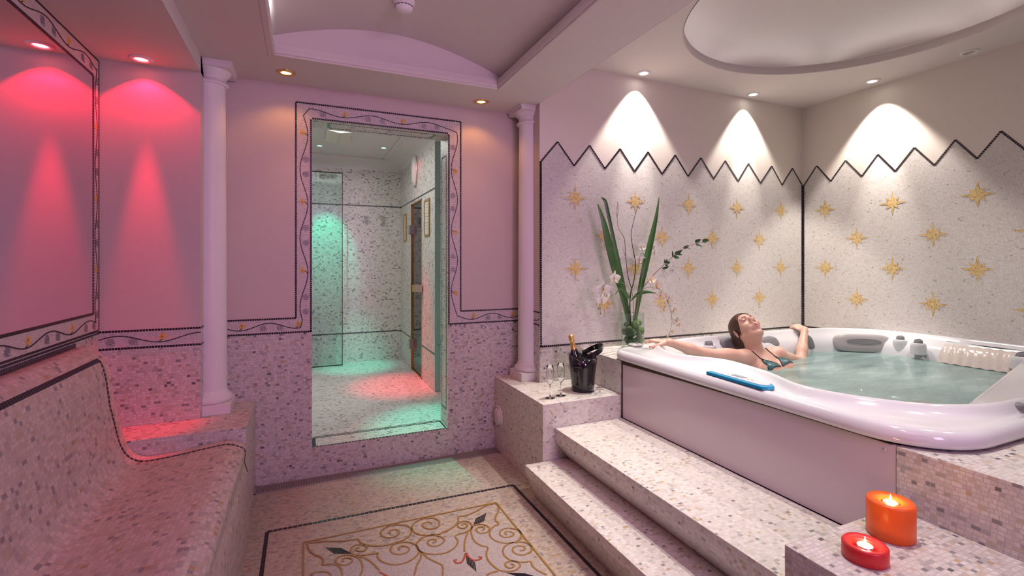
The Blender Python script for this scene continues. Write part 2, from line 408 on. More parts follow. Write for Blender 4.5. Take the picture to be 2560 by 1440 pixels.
# ================================================================= the setting
YD, YRW, YA, XR, XL = 3.19, 2.92, 2.89, 4.07, -0.91
XO0, XO1, ZS, ZO = 0.045, 0.905, 0.18, 2.195      # doorway
XC0, XC1 = -0.49, 1.455                           # the two pier faces beside the door wall
ZB0, ZB1 = 0.895, 0.98                            # vine border band
YBK = -1.6
def cells(mb, us, vs, P, fn):
    for u0, u1 in zip(us, us[1:]):
        for v0, v1 in zip(vs, vs[1:]):
            k = fn((u0 + u1) / 2, (v0 + v1) / 2)
            if k is None: continue
            mb.quad(P(u0, v0), P(u1, v0), P(u1, v1), P(u0, v1), k)
def structure(name, mb, mats, parent=None, **k):
    o = mk(name, mb, mats, parent, **k)
    if parent is None: o['kind'] = 'structure'
    return o

# floor
mb = MB()
mb.box((XL - .2, YBK - .1, -0.1), (XR + .2, 3.39, 0.0))
floor = structure('floor', mb, M['floor'])
# carpet-like mosaic panel let into the floor
def fl(u, v): return atZ(u, v, 0.0)
cx0, cx1 = 0.035, 0.935
cyT = 2.23
mb = MB(); mb.box((cx0, 0.35, -0.004), (cx1, cyT, 0.0012)); carpet = mk('mosaic_panel', mb, M['carpet'], floor)
mb = MB()
bx0, bx1, byT = -0.155, 1.155, 2.62
# outer black border
P0 = fl(668, 1330); P1 = fl(1283, 1213); P2 = fl(1500, 1440)
mb_b = MB()
L0 = Vector((P0.x, P0.y, 0)); L1 = Vector((P1.x, P1.y, 0))
tiles(mb_b, [Vector((L0.x, 0.3, 0)), L0], (0, 0, 1), 0.017, 0.021, 0.003)
tiles(mb_b, [L0, L1], (0, 0, 1), 0.017, 0.023, 0.003)
tiles(mb_b, [L1, Vector((L1.x + .01, 0.3, 0))], (0, 0, 1), 0.017, 0.021, 0.003)
def A(x, y): return (740 + x / 7.111, 1240 + y / 7.11)
def B(x, y): return (1060 + x / 7.111, 1240 + y / 7.11)
K0 = fl(*A(130, 830)); K1 = fl(*B(1280, 120))
mb_o = MB()
def otile(pts, w=0.0085, n=8, mbx=None, step=0.0095):
    pts3 = [fl(*p) for p in pts]
    if n > 1: pts3 = catmull(pts3, n)
    tiles(mbx or mb_o, pts3, (0, 0, 1), w, step, 0.0012, jit=0.06, lift=0.0012)
for seg in ([Vector((K0.x, 0.35, 0)), K0], [K0, K1], [K1, Vector((K1.x + .012, 0.35, 0))]):
    tiles(mb_o, seg, (0, 0, 1), 0.009, 0.0105, 0.0012, lift=0.0012)
ochre = [
 ('A', [(235,845),(480,812),(800,810),(950,792),(1095,772),(1150,830),(1260,880),(1500,890),(1700,860),(1880,800),(2010,720),(2055,610),(2000,545),(1870,520),(1740,520),(1590,570),(1510,640),(1530,710),(1620,745),(1730,735),(1820,690),(1830,630),(1770,603),(1690,615),(1655,660),(1690,680)]),
 ('A', [(2400,510),(2400,478),(2340,470),(2270,495),(2250,530),(2300,575),(2400,590),(2490,570),(2545,520),(2540,450),(2460,405),(2340,398),(2200,430),(2100,490),(2060,570),(2090,640),(2200,690),(2350,705),(2560,680)]),
 ('B', [(280,680),(440,610),(550,530),(610,450),(620,375),(760,350),(900,290),(1080,190),(1200,150),(1280,145),(1330,220),(1310,300),(1270,380),(1280,450),(1330,500),(1230,560),(1170,650),(1190,740),(1290,810),(1440,845),(1590,835),(1700,780),(1730,700),(1690,620),(1590,585),(1470,580),(1370,620),(1350,690),(1410,735),(1500,740),(1580,710),(1590,670),(1520,640),(1450,645),(1445,685),(1480,690)]),
 ('B', [(680,530),(700,495),(760,510),(765,545),(700,580),(620,560),(600,510),(660,465),(750,455),(830,490),(850,560),(800,620),(700,665),(560,715),(600,800),(580,880),(500,960),(380,1020),(200,1045),(60,1035),(-60,1000),(-120,930),(-130,850),(-40,760),(80,710),(210,705),(320,740),(360,800),(310,860),(220,900),(120,895),(65,840),(100,785),(180,775),(215,800),(180,840),(150,830)]),
 ('A', [(1460,1020),(1300,1045),(1150,1060),(1030,1045),(970,985),(1000,910),(1100,870),(1210,880),(1260,920),(1220,975),(1150,990),(1070,970),(1080,935),(1130,925)]),
 ('A', [(1460,1020),(1450,1090),(1510,1160),(1640,1215),(1800,1225),(1960,1190),(2100,1110),(2180,1010),(2170,930),(2100,860),(1990,825),(1860,830),(1740,870),(1680,950),(1720,1025),(1840,1045),(1960,1015),(2015,950),(1960,905),(1870,895),(1820,940),(1850,970)]),
 ('A', [(205,860),(230,960),(320,1040),(440,1090),(490,1160),(470,1225),(600,1220),(720,1240),(800,1300),(820,1420)]),
 ('A', [(840,1180),(830,1130),(910,1105),(1000,1130),(970,1200),(860,1240),(750,1215),(710,1150),(760,1090),(880,1055),(1000,1060),(1110,1110),(1170,1200),(1180,1310),(1140,1420)]),
 ('A', [(1110,1080),(1260,1130),(1380,1220),(1480,1330)]),
 ('A', [(2210,980),(2220,1100),(2150,1240),(2100,1420)]),
 ('A', [(2230,1000),(2330,1100),(2480,1180),(2600,1250),(2610,1420)]),
 ('A', [(260,1420),(330,1370),(460,1350),(580,1370),(620,1430)]),
 ('B', [(1030,620),(1070,600),(1060,560),(990,555),(930,600),(970,660),(1060,670),(1150,630),(1150,560),(1070,515),(960,510),(880,540),(840,620),(860,740),(920,830),(1020,890),(1130,920),(1110,1020),(1130,1130),(1220,1240),(1350,1330),(1480,1350),(1620,1330),(1710,1250),(1660,1185),(1560,1165),(1460,1195),(1450,1250),(1530,1290),(1600,1255),(1570,1215),(1540,1230)]),
 ('B', [(780,660),(740,760),(720,860),(720,1000)]),
 ('B', [(1600,830),(1480,870),(1410,950),(1420,1050),(1500,1130),(1620,1175),(1780,1185),(1890,1170),(1930,1250),(2020,1330),(2180,1410)]),
 ('B', [(1700,980),(1770,970),(1790,920),(1710,895),(1600,920),(1580,990),(1660,1045),(1790,1050),(1900,990),(1910,920),(1850,850),(1740,825),(1620,840)]),
 ('B', [(1110,1420),(1200,1370),(1320,1345)]),
]
for t, pts in ochre:
    g = A if t == 'A' else B
    otile([g(*p) for p in pts], n=6)
mb_r = MB()
for t, pts in (('B', [(740, 1030), (700, 1140), (640, 1200), (560, 1190), (540, 1150), (590, 1140)]), ('B', [(750, 1020), (800, 1100), (880, 1150), (980, 1140), (1020, 1105), (970, 1085)]), ('A', [(1480, 1360), (1560, 1400), (1620, 1440)])):
    g = A if t == 'A' else B
    otile([g(*p) for p in pts], 0.0085, 6, mb_r)
def chipshape(mb, poly, n=7, lift=0.0012, nrm=(0, 0, 1), gap=0.2):
    """fills a diamond (4 world points) with small rhombic chips"""
    a, b, c, d = [Vector(p) for p in poly]; nrm = Vector(nrm)
    def P(s, t): return a * (1 - s) * (1 - t) + b * s * (1 - t) + c * s * t + d * (1 - s) * t
    for i in range(n):
        for j in range(n):
            s0, s1 = (i + gap / 2) / n, (i + 1 - gap / 2) / n; t0, t1 = (j + gap / 2) / n, (j + 1 - gap / 2) / n
            mb.add([P(s0, t0) + nrm * lift, P(s1, t0) + nrm * lift, P(s1, t1) + nrm * lift, P(s0, t1) + nrm * lift,
                    P(s0, t0) + nrm * (lift + .0012), P(s1, t0) + nrm * (lift + .0012), P(s1, t1) + nrm * (lift + .0012), P(s0, t1) + nrm * (lift + .0012)],
                   [(4, 5, 6, 7), (0, 1, 5, 4), (1, 2, 6, 5), (2, 3, 7, 6), (3, 0, 4, 7)])
mb_l = MB()
for g, poly in ((A, [(520, 920), (800, 930), (1000, 1028), (680, 1030)]), (B, [(870, 540), (920, 405), (1110, 305), (1070, 450)]), (B, [(745, 1065), (910, 1190), (935, 1355), (760, 1210)]), (B, [(1450, 1370), (1780, 1380), (2000, 1440), (1700, 1450)])):
    chipshape(mb_l, [fl(*g(*p)) for p in poly], 6)
mk('black_border', mb_b, M['black'], floor)
mk('ochre_scrollwork', mb_o, M['ochre'], floor)
mk('red_scrollwork', mb_r, M['red_tile'], floor)
mk('black_leaf_inlay', mb_l, M['black'], floor)

# wall_back: the wall with the doorway
mb = MB()
zs = [0, ZS, ZB0, ZB1, ZO, 2.29, ZMAIN + .01]
xs = [XC0 - .1, -0.045, XO0, XO1, 0.995, XC1 + .1]
def fnD(x, z):
    if XO0 < x < XO1 and ZS < z < ZO: return None
    if z < ZB0: return 1
    if z < ZB1: return 2
    if -0.045 < x < 0.995 and z < 2.29: return 2
    return 0
cells(mb, xs, zs, lambda u, v: (u, YD, v), fnD)
YD2 = 3.385
def fnD2(x, z): return None if (XO0 < x < XO1 and ZS < z < ZO) else 3
cells(mb, [XC0 - .2, XO0, XO1, XC1 + .2], [0, ZS, ZO, 2.5], lambda u, v: (u, YD2, v), fnD2)
mb.quad((XO0, YD, ZS), (XO0, YD2, ZS), (XO0, YD2, ZO), (XO0, YD, ZO), 3)
mb.quad((XO1, YD2, ZS), (XO1, YD, ZS), (XO1, YD, ZO), (XO1, YD2, ZO), 3)
mb.quad((XO0, YD, ZO), (XO0, YD2, ZO), (XO1, YD2, ZO), (XO1, YD, ZO), 3)
mb.quad((XO0, YD, ZS), (XO1, YD, ZS), (XO1, YD2, ZS), (XO0, YD2, ZS), 3)
wall_back = structure('wall_back', mb, [M['plaster'], M['dado'], M['fine'], M['room']])

def vine(mb_v, mb_g, mb_f, path, nrm, amp=0.019, wl=0.30, phase=0.0, leaf=0.040):
    """wavy stem of small black chips along a straight run, grey leaves and gold blossoms beside it"""
    a, b = Vector(path[0]), Vector(path[1]); L = (b - a).length; t = (b - a).normalized(); nrm = Vector(nrm); w = nrm.cross(t)
    pts = [a + t * s + w * amp * math.sin(2 * PI * s / wl + phase) for s in np.linspace(0, L, max(8, int(L / 0.015)))]
    tiles(mb_v, pts, nrm, 0.0048, 0.010, 0.0014)
    k = 0; s = (wl / 4 - phase * wl / (2 * PI)) % (wl / 2)
    while s < L - 0.02:
        top = math.sin(2 * PI * s / wl + phase) > 0
        if top:   # grey leaf pair under the crest
            for ds in (-0.035, 0.055):
                if not (0.02 < s + ds < L - .03): continue
                c = a + t * (s + ds) - w * (amp * 0.05 + 0.004)
                d = (t * 0.75 - w * 0.65).normalized(); e = nrm.cross(d)
                for i in range(7):
                    hw = [0.006, 0.0125, 0.0155, 0.0145, 0.011, 0.0065, 0.001][i] * leaf / 0.04
                    nn = max(1, int(round(hw * 2 / 0.0062)))
                    for j in range(nn):
                        off = 0 if nn == 1 else -hw + 2 * hw * j / (nn - 1)
                        mb_g.obox(c + d * (i * leaf / 6.5 - .008) + e * off + nrm * 0.0006, d * 0.0025, e * 0.0024, nrm * 0.0009)
        else:     # blossom above the trough
            c = a + t * (s + 0.012) + w * (amp * 0.35)
            for i in range(9):
                an = i * 2.4; r = 0.0058 * math.sqrt(i)
                mb_f.obox(c + t * r * math.cos(an) + w * r * math.sin(an) + nrm * .0006, t * .0046, w * .0044, nrm * .0009)
            tiles(mb_v, [a + t * (s - .004) - w * amp * .95, c - w * .012], nrm, 0.004, 0.007, 0.001)
        s += wl / 2
    return pts[0], pts[-1]
lines = MB(); vn = MB(); gl = MB(); fw = MB()
up = lambda x, z: Vector((x, YD, z))
N_ = (0, -1, 0)
for path in ([(XC0, ZB1), (-0.045, ZB1)], [(-0.045, ZB1), (-0.045, 2.29)], [(-0.045, 2.29), (0.995, 2.29)], [(0.995, 2.29), (0.995, ZB1)], [(0.995, ZB1), (XC1, ZB1)],
             [(XC0, ZB0), (XO0, ZB0)], [(XO0 - .006, ZB0), (XO0 - .006, ZO)], [(XO0, ZO + .006), (XO1, ZO + .006)], [(XO1 + .006, ZO), (XO1 + .006, ZB0)], [(XO1, ZB0), (XC1, ZB0)]):
    tiles(lines, [up(*p) for p in path], N_, 0.010, 0.0125, 0.0022)
zm = (ZB0 + ZB1) / 2; zt = (ZO + 2.29) / 2
vends = [vine(vn, gl, fw, [up(XC0 - .02, zm), up(-0.02, zm)], N_, phase=1.2),
    vine(vn, gl, fw, [up(0.0, zm + .03), up(0.0, zt - .03)], N_, amp=.022, wl=.42, phase=.4),
    vine(vn, gl, fw, [up(0.03, zt), up(0.92, zt)], N_, amp=.016, wl=.36, phase=1.3),
    vine(vn, gl, fw, [up(0.95, zt - .03), up(0.95, zm + .03)], N_, amp=.022, wl=.42, phase=.9),
    vine(vn, gl, fw, [up(0.97, zm), up(XC1, zm)], N_, phase=2.5)]
for (a0, a1), (b0, b1) in zip(vends, vends[1:]): tiles(vn, [a1, b0], N_, 0.0048, 0.010, 0.0014)
# sill and lintel and jamb lines
zl = ZS
tiles(lines, [(XO0, YD + .008, zl), (XO1, YD + .008, zl)], (0, 0, 1), 0.014, 0.021, 0.003)
tiles(lines, [(XO0 + .01, YD2 - .03, zl), (XO1 - .01, YD2 - .03, zl)], (0, 0, 1), 0.011, 0.018, 0.003)
tiles(lines, [(XO0 + .012, YD + .02, zl), (XO0 + .012, YD2 - .03, zl)], (0, 0, 1), 0.022, 0.018, 0.003)
tiles(lines, [(XO1 - .012, YD + .02, zl), (XO1 - .012, YD2 - .03, zl)], (0, 0, 1), 0.011, 0.018, 0.003)
gln = MB()
for yy in (YD + .045, YD2 - .035): tiles(gln, [(.15, yy, ZO), (.82, yy, ZO)], (0, 0, -1), 0.008, 0.024, 0.005)
for xx in (.145, .825): tiles(gln, [(xx, YD + .045, ZO), (xx, YD2 - .035, ZO)], (0, 0, -1), 0.018, 0.02, 0.002)
for yy in (YD + .045, YD2 - .035): tiles(gln, [(XO1, yy, .30), (XO1, yy, 2.06)], (-1, 0, 0), 0.008, 0.020, 0.004)
for zz in (.30, 2.06): tiles(gln, [(XO1, YD + .045, zz), (XO1, YD2 - .035, zz)], (-1, 0, 0), 0.014, 0.02, 0.002)

# recess end wall with red light, and its end face towards the doorway
mb = MB()
def fnW(u, z): return 1 if z < ZB0 else (2 if z < ZB1 else 0)
cells(mb, [XL - .02, XC0], [0, ZB0, ZB1, 2.42], lambda u, v: (u, YRW, v), fnW)
cells(mb, [YRW, YD], [0, ZB0, ZB1, 2.42], lambda u, v: (XC0, u, v), fnW)
structure('wall_back_left', mb, [M['plaster'], M['dado'], M['fine']])
wl_ = bpy.data.objects['wall_back_left']
l2 = MB(); v2 = MB(); g2 = MB(); f2 = MB()
for z in (ZB0, ZB1):
    tiles(l2, [(XL, YRW, z), (XC0, YRW, z)], N_, .010, .0125, .0022)
    tiles(l2, [(XC0, YRW, z), (XC0, YD, z)], (1, 0, 0), .010, .0125, .0022)
vine(v2, g2, f2, [(XL, YRW, zm), (XC0, YRW, zm)], N_, wl=.34, phase=.2)
mk('vine_border', combine(l2, v2, g2, f2), [M['black'], M['black'], M['grey_tile'], M['gold_chip']], wl_)
mk('vine_border', combine(lines, gln, vn, gl, fw), [M['black'], M['dark_glass_tile'], M['black'], M['grey_tile'], M['gold_chip']], wall_back)

# wall_left behind the bench
mb = MB()
cells(mb, [YBK, YRW], [0, .98, 2.42], lambda u, v: (XL, u, v), lambda u, v: 1 if v < .98 else 0)
structure('wall_left', mb, [M['plaster'], M['dado']])

# star walls
def zig(start, peaks, trough, end):
    out = [start]
    for i, p in enumerate(peaks):
        out.append(p)
        if i < len(trough): out.append(trough[i])
    if end: out.append(end)
    return out
pkA = [1.592, 1.849, 2.109, 2.361, 2.621, 2.88, 3.141, 3.402, 3.678, 3.937]
trA = [1.722, 1.977, 2.237, 2.493, 2.749, 3.015, 3.283, 3.543, 3.805]
zA = zig((XC1 + .012, 2.0), [(x, 2.143) for x in pkA], [(x, 1.988) for x in trA], (XR - .004, 2.0))
pkR = [2.762, 2.521, 2.279, 2.038, 1.799, 1.565, 1.325, 1.085, .845]
trR = [2.641, 2.397, 2.161, 1.917, 1.683, 1.445, 1.205, .965]
zR = zig((YA - .01, 1.995), [(y, 2.152) for y in pkR], [(y, 2.0) for y in trR], (.72, 2.0))
ZBB = 0.750
def starpoly(c, P, R1=.096, R2=.064, R0=.033):
    out = []
    for k in range(16):
        a = PI / 8 * k; r = (R1 if k % 4 == 0 else R2) if k % 2 == 0 else R0
        out.append(P(c[0] + r * math.cos(a), c[1] + r * math.sin(a) * .95))
    return out
def starwall(name, P, n, zg, u0, u1, stars):
    mb = MB()
    full = [(u0, ZBB)] + zg + [(zg[-1][0], ZBB)]
    plas = [(u0, 2.72)] + [(u0, zg[0][1])] + zg + [(u1, zg[-1][1]), (u1, 2.72)]
    mb.add([P(a, b) for a, b in plas], [tuple(range(len(plas)))], 0)
    mb.add([P(a, b) for a, b in full], [tuple(range(len(full)))], 1)
    mb.quad(P(u0, 0), P(u1, 0), P(u1, ZBB), P(u0, ZBB), 2)
    if abs(u1 - zg[-1][0]) > .05: mb.quad(P(zg[-1][0], ZBB), P(u1, ZBB), P(u1, zg[-1][1]), P(zg[-1][0], zg[-1][1]), 1)
    w = structure(name, mb, [M['plaster_tub'], M['star'], M['dado']])
    ln = MB()
    tiles(ln, [P(*p) for p in zg], n, .0135, .0155, .0025) if False else None
    for a, b in zip(zg, zg[1:]): tiles(ln, [P(*a), P(*b)], n, .0125, .0150, .0025)
    tiles(ln, [P(u0, ZBB), P(u1, ZBB)], n, .0125, .0150, .0025)
    for uu in (u0 + (.010 if u1 > u0 else -.010), ):
        tiles(ln, [P(uu, ZBB), P(uu, zg[0][1])], n, .0125, .0150, .0025)
    if name == 'wall_back_right': tiles(ln, [P(u1 - .010, ZBB), P(u1 - .010, 2.0)], n, .0125, .0150, .0025)
    mk('zigzag_border', ln, M['black'], w)
    st = MB(); nn = Vector(n)
    for c in stars:
        pl = starpoly(c, P); ctr = Vector(P(*c)) + nn * .0016
        V = [Vector(p) + nn * .0014 for p in pl] + [ctr]
        st.add(V, [(i, (i + 1) % 16, 16) for i in range(16)])
    mk('gold_star_inlay', st, M['gold'], w)
    return w
sA = [(x, z) for z in (1.767, 1.272) for x in (1.732, 2.244, 2.753, 3.27, 3.79)] + [(x, z) for z in (1.508, 1.02) for x in (1.977, 2.493, 3.002, 3.529)]
sR = [(y, z) for z in (1.765, 1.272) for y in (2.688, 2.18, 1.683, 1.18)] + [(y, z) for z in (1.515, 1.022) for y in (2.434, 1.926, 1.42, .92)]
wA = starwall('wall_back_right', lambda u, v: (u, YA, v), (0, -1, 0), zA, XC1, XR, sA)
wR = starwall('wall_right', lambda u, v: (XR, u, v), (-1, 0, 0), zR, YA, YBK, sR)
# return face of the pier, towards the doorway
mb = MB(); cells(mb, [YA, YD], [0, ZB0, ZB1, 2.42], lambda u, v: (XC1, u, v), fnW)
pier = mk('pier_face', mb, [M['plaster'], M['dado'], M['fine']], wA)
l3 = MB()
for z in (ZB0, ZB1): tiles(l3, [(XC1, YD, z), (XC1, YA, z)], (-1, 0, 0), .010, .0125, .0022)
v3 = MB(); g3 = MB(); f3 = MB(); vine(v3, g3, f3, [(XC1, YD, zm), (XC1, YA, zm)], (-1, 0, 0), wl=.3)
mk('pier_border', l3, M['black'], wA); mk('pier_vine', v3, M['black'], wA)

# walls behind the camera
mb = MB(); mb.quad((XL, YBK, 0), (XR, YBK, 0), (XR, YBK, 2.8), (XL, YBK, 2.8)); structure('wall_front', mb, M['plaster'])

# ceilings
mb = MB()
c0, c1, cy0, cy1 = -0.145, 1.105, -0.9, 2.765
for lo, hi in (((XC0, YBK), (c0, YD2)), ((c1, YBK), (XC1 + .005, YD2)), ((c0, cy1), (c1, YD2)), ((c0, YBK), (c1, cy0))):
    mb.box((lo[0], lo[1], ZMAIN), (hi[0], hi[1], ZMAIN + .02), 0)
mb.quad((XC1 + .006, YBK, ZMAIN), (XC1 + .006, YD2, ZMAIN), (XC1 + .006, YD2, 2.75), (XC1 + .006, YBK, 2.75), 0)
mb.quad((XC0, YBK, ZREC), (XC0, YD2, ZREC), (XC0, YD2, ZMAIN), (XC0, YBK, ZMAIN), 0)
mb.box((XL - .02, YBK, ZREC), (XC0 - .001, YRW + .3, ZREC + .02), 0)
ceiling = structure('ceiling', mb, M['ceiling'])
# coffer band and barrel vault
mb = MB(); t = .028; h = .062
q_ = .004
mb.box((c0 - t, cy0 - t, ZMAIN - .002), (c0 + q_, cy1 + t, ZMAIN + h)); mb.box((c1 - q_, cy0 - t, ZMAIN - .002), (c1 + t, cy1 + t, ZMAIN + h))
mb.box((c0 + q_, cy1 - q_, ZMAIN - .002), (c1 - q_, cy1 + t, ZMAIN + h)); mb.box((c0 + q_, cy0 - t, ZMAIN - .002), (c1 - q_, cy0 + q_, ZMAIN + h))
for a, b in (((c0, cy1 - .012), (c1, cy1)), ((c1 - .012, cy0), (c1, cy1 - .012)), ((c0, cy0), (c0 + .008, cy1 - .012))):
    mb.box((a[0], a[1], ZMAIN + .008), (b[0], b[1], ZMAIN + .034))
mk('coffer_band', mb, M['ceiling'], ceiling, bevel=.004)
mb = MB(); n = 28; x0, x1 = c0 - .07, c1 + .03; zsp, rise = 2.475, .15
arc = [(x0 + (x1 - x0) * i / n, zsp + rise * math.sin(PI * i / n) ** .9 if 0 < i < n else zsp) for i in range(n + 1)]
for (a, za), (b, zb) in zip(arc, arc[1:]):
    mb.add([(a, cy0 - .05, za), (b, cy0 - .05, zb), (b, cy1 + .03, zb), (a, cy1 + .03, za)], [(0, 1, 2, 3)], smooth=True)
for yy in (cy1 + .029, cy0 - .05): mb.add([(a, yy, z) for a, z in arc] + [(x1, yy, ZMAIN + .02), (x0, yy, ZMAIN + .02)], [tuple(range(n + 3))])
for xx in (x0, x1): mb.quad((xx, cy0, ZMAIN + .02), (xx, cy1 + .03, ZMAIN + .02), (xx, cy1 + .03, zsp), (xx, cy0, zsp))
mk('barrel_vault', mb, M['ceiling'], ceiling)
# tub ceiling with the round dome
DC, DR = (2.76, 1.6), .925
mb = MB(); n = 96
rx0, rx1, ry0, ry1 = XC1, XR, YBK, YA
ring = []; outr = []
for i in range(n):
    a = 2 * PI * i / n; ca, sa = math.cos(a), math.sin(a)
    ring.append((DC[0] + DR * ca, DC[1] + DR * sa, ZTUB))
    tx = ((rx1 if ca > 0 else rx0) - DC[0]) / ca if abs(ca) > 1e-6 else 1e9
    ty = ((ry1 if sa > 0 else ry0) - DC[1]) / sa if abs(sa) > 1e-6 else 1e9
    tt = min(tx, ty); outr.append((DC[0] + tt * ca, DC[1] + tt * sa, ZTUB))
mb.add(ring + outr, [(i, n + i, n + (i + 1) % n, (i + 1) % n) for i in range(n)])
for cx_, cy_ in ((rx0, ry0), (rx1, ry0), (rx1, ry1), (rx0, ry1)):   # close the little corner gaps
    mb.quad((cx_ - .12, cy_ - .12, ZTUB + .001), (cx_ + .12, cy_ - .12, ZTUB + .001), (cx_ + .12, cy_ + .12, ZTUB + .001), (cx_ - .12, cy_ + .12, ZTUB + .001))
mb.lathe([(DR, ZTUB - .004), (DR - .004, ZTUB), (DR - .004, ZTUB + .05), (DR + .02, ZTUB + .062), (DR + .03, ZTUB + .05), (DR + .03, ZTUB + .012), (1.10, ZTUB + .012), (1.12, ZTUB + .10), (1.05, ZTUB + .17), (.9, ZTUB + .23), (.6, ZTUB + .31), (.3, ZTUB + .35), (.001, ZTUB + .36)], (DC[0], DC[1], 0), 96)
tc_ = structure('ceiling_tub', mb, M['ceiling']); tc_.name = 'ceiling.001'

# inner room
XI0, XI1, YI = -0.55, 1.05, 5.73
mb = MB(); mb.box((XI0 - .1, YD2 - .01, ZS - .1), (XI1 + .5, YI + .1, ZS)); structure('floor.001', mb, M['room'])
mb = MB(); mb.quad((XI0, YI, ZS), (XI1, YI, ZS), (XI1, YI, 2.40), (XI0, YI, 2.40)); wib = structure('wall_inner_back', mb, M['room'])
ln = MB()
for z in (.512, 1.966): tiles(ln, [(XI0, YI, z), (XI1, YI, z)], N_, .013, .019, .003)
mk('black_border', ln, M['dark_glass_tile'], wib)
# inner right wall with the opening of the glass door
dY0, dY1, dZ = 4.62, 5.13, 1.935
mb = MB()
cells(mb, [4.12, dY0, dY1, YI], [ZS, dZ, 2.40], lambda u, v: (XI1, u, v), lambda u, v: None if (dY0 < u < dY1 and v < dZ) else 0)
mb.quad((XI1, dY0, ZS), (XI1 + .12, dY0, ZS), (XI1 + .12, dY0, dZ), (XI1, dY0, dZ)); mb.quad((XI1, dY1, ZS), (XI1 + .12, dY1, ZS), (XI1 + .12, dY1, dZ), (XI1, dY1, dZ))
mb.quad((XI1, dY0, dZ), (XI1 + .12, dY0, dZ), (XI1 + .12, dY1, dZ), (XI1, dY1, dZ))
mb.box((XI1 + .9, 4.2, ZS), (XI1 + .95, YI, 2.3)); mb.quad((XI1 + .12, 5.6, ZS), (XI1 + .95, 5.6, ZS), (XI1 + .95, 5.6, 2.3), (XI1 + .12, 5.6, 2.3))
wir = structure('wall_inner_right', mb, M['room'])
ln = MB(); nr = (-1, 0, 0)
tiles(ln, [(XI1, 4.12, 1.966), (XI1, YI, 1.966)], nr, .013, .019, .003)
tiles(ln, [(XI1, 4.12, .512), (XI1, dY0, .512)], nr, .013, .019, .003); tiles(ln, [(XI1, dY1, .512), (XI1, YI, .512)], nr, .013, .019, .003)
mk('black_border', ln, M['dark_glass_tile'], wir)
mb = MB(); mb.quad((XI0, YD2, ZS), (XI0, YI, ZS), (XI0, YI, 2.4), (XI0, YD2, 2.4)); structure('wall_inner_left', mb, M['room'])
mb = MB(); cs = []
for i in range(9):
    a = PI / 2 * i / 8; cs.append((.20 * (1 - math.cos(a)) , 2.375 + .10 * math.sin(a)))
def ringat(i): o, z = cs[i]; return [(XI0 + o, YD2 + 0 * o, z), (XI1 - o, YD2 + 0 * o, z), (XI1 - o, YI - o, z), (XI0 + o, YI - o, z)]
for i in range(8):
    a, b = ringat(i), ringat(i + 1)
    for k in (1, 2, 3): mb.add([a[k], a[(k + 1) % 4], b[(k + 1) % 4], b[k]], [(0, 1, 2, 3)], smooth=False)
e = ringat(8); mb.add(e, [(0, 1, 2, 3)])
mb.box((XI0 + .2, YI - .235, 2.462), (XI1 - .2, YI - .215, 2.474)); mb.box((XI1 - .235, YD2, 2.462), (XI1 - .215, YI - .2, 2.474))
mb.quad((XI1, 3.4, 2.375), (XI1 + .6, 3.4, 2.375), (XI1 + .6, 5.73, 2.375), (XI1, 5.73, 2.375))
structure('ceiling.002', mb, M['white'])
# ================================================================= fixtures in the ceilings
M['e_red'] = emit('lit_red_bulb', (1.0, 0.10, 0.12), 14); M['e_amber'] = emit('lit_amber_bulb', (1.0, 0.72, 0.18), 7)
M['e_white'] = emit('lit_white_bulb', (1.0, 0.95, 0.9), 14); M['e_teal'] = emit('lit_teal_bulb', (0.25, 1.0, 0.85), 7)
M['bulb_off'] = plain('unlit_lens', (0.45, 0.44, 0.38), 0.3)
def downlight(loc, bulb, label, group, r=.040, rim='white'):
    t = thing('ceiling_light', loc, label, 'ceiling light', group)
    mb = MB(); mb.lathe([(r * .72, .004), (r * .74, -.006), (r * 1.0, -.007), (r * 1.2, -.004), (r * 1.28, .001), (r * 1.0, .003)], (0, 0, 0), 28)
    mk('trim_ring', mb, M[rim], t, world=False)
    mb = MB(); mb.lathe([(.0005, -.004), (r * .4, -.0035), (r * .72, -.001), (r * .72, .004)], (0, 0, 0), 24)
    mk('bulb', mb, M[bulb], t, world=False)
    return t
downlight((-0.72, 2.835, ZREC), 'e_red', 'red recessed spot over the tiled ledge and lilac wall', 'ceiling spots')
downlight((-0.093, 2.995, ZMAIN), 'e_amber', 'amber recessed spot left of the doorway, below the vaulted coffer', 'ceiling spots', rim='brass')
downlight((1.085, 3.02, ZMAIN), 'e_amber', 'amber recessed spot right of the doorway, beside the column capital', 'ceiling spots', rim='brass')
downlight((2.25, 2.80, ZTUB), 'e_white', 'white recessed spot over the star wall above the vase', 'ceiling spots')
downlight((3.35, 2.80, ZTUB), 'e_white', 'white recessed spot over the bather, between dome and corner', 'ceiling spots')
downlight((3.93, 2.24, ZTUB), 'e_white', 'white recessed spot over the right star wall', 'ceiling spots')
downlight((3.97, 1.68, ZTUB), 'bulb_off', 'unlit recessed spot at the right edge of the tub ceiling', 'ceiling spots')
downlight((.142, 5.12, ZIN + .025), 'e_teal', 'left teal spot in the ceiling of the shower room', 'shower room ceiling spots', r=.034)
downlight((.737, 4.96, ZIN + .025), 'e_teal', 'right teal spot in the ceiling of the shower room', 'shower room ceiling spots', r=.034)
downlight((.708, 4.39, ZIN + .025), 'e_red', 'small red spot in the ceiling of the shower room', 'shower room ceiling spots', r=.034)
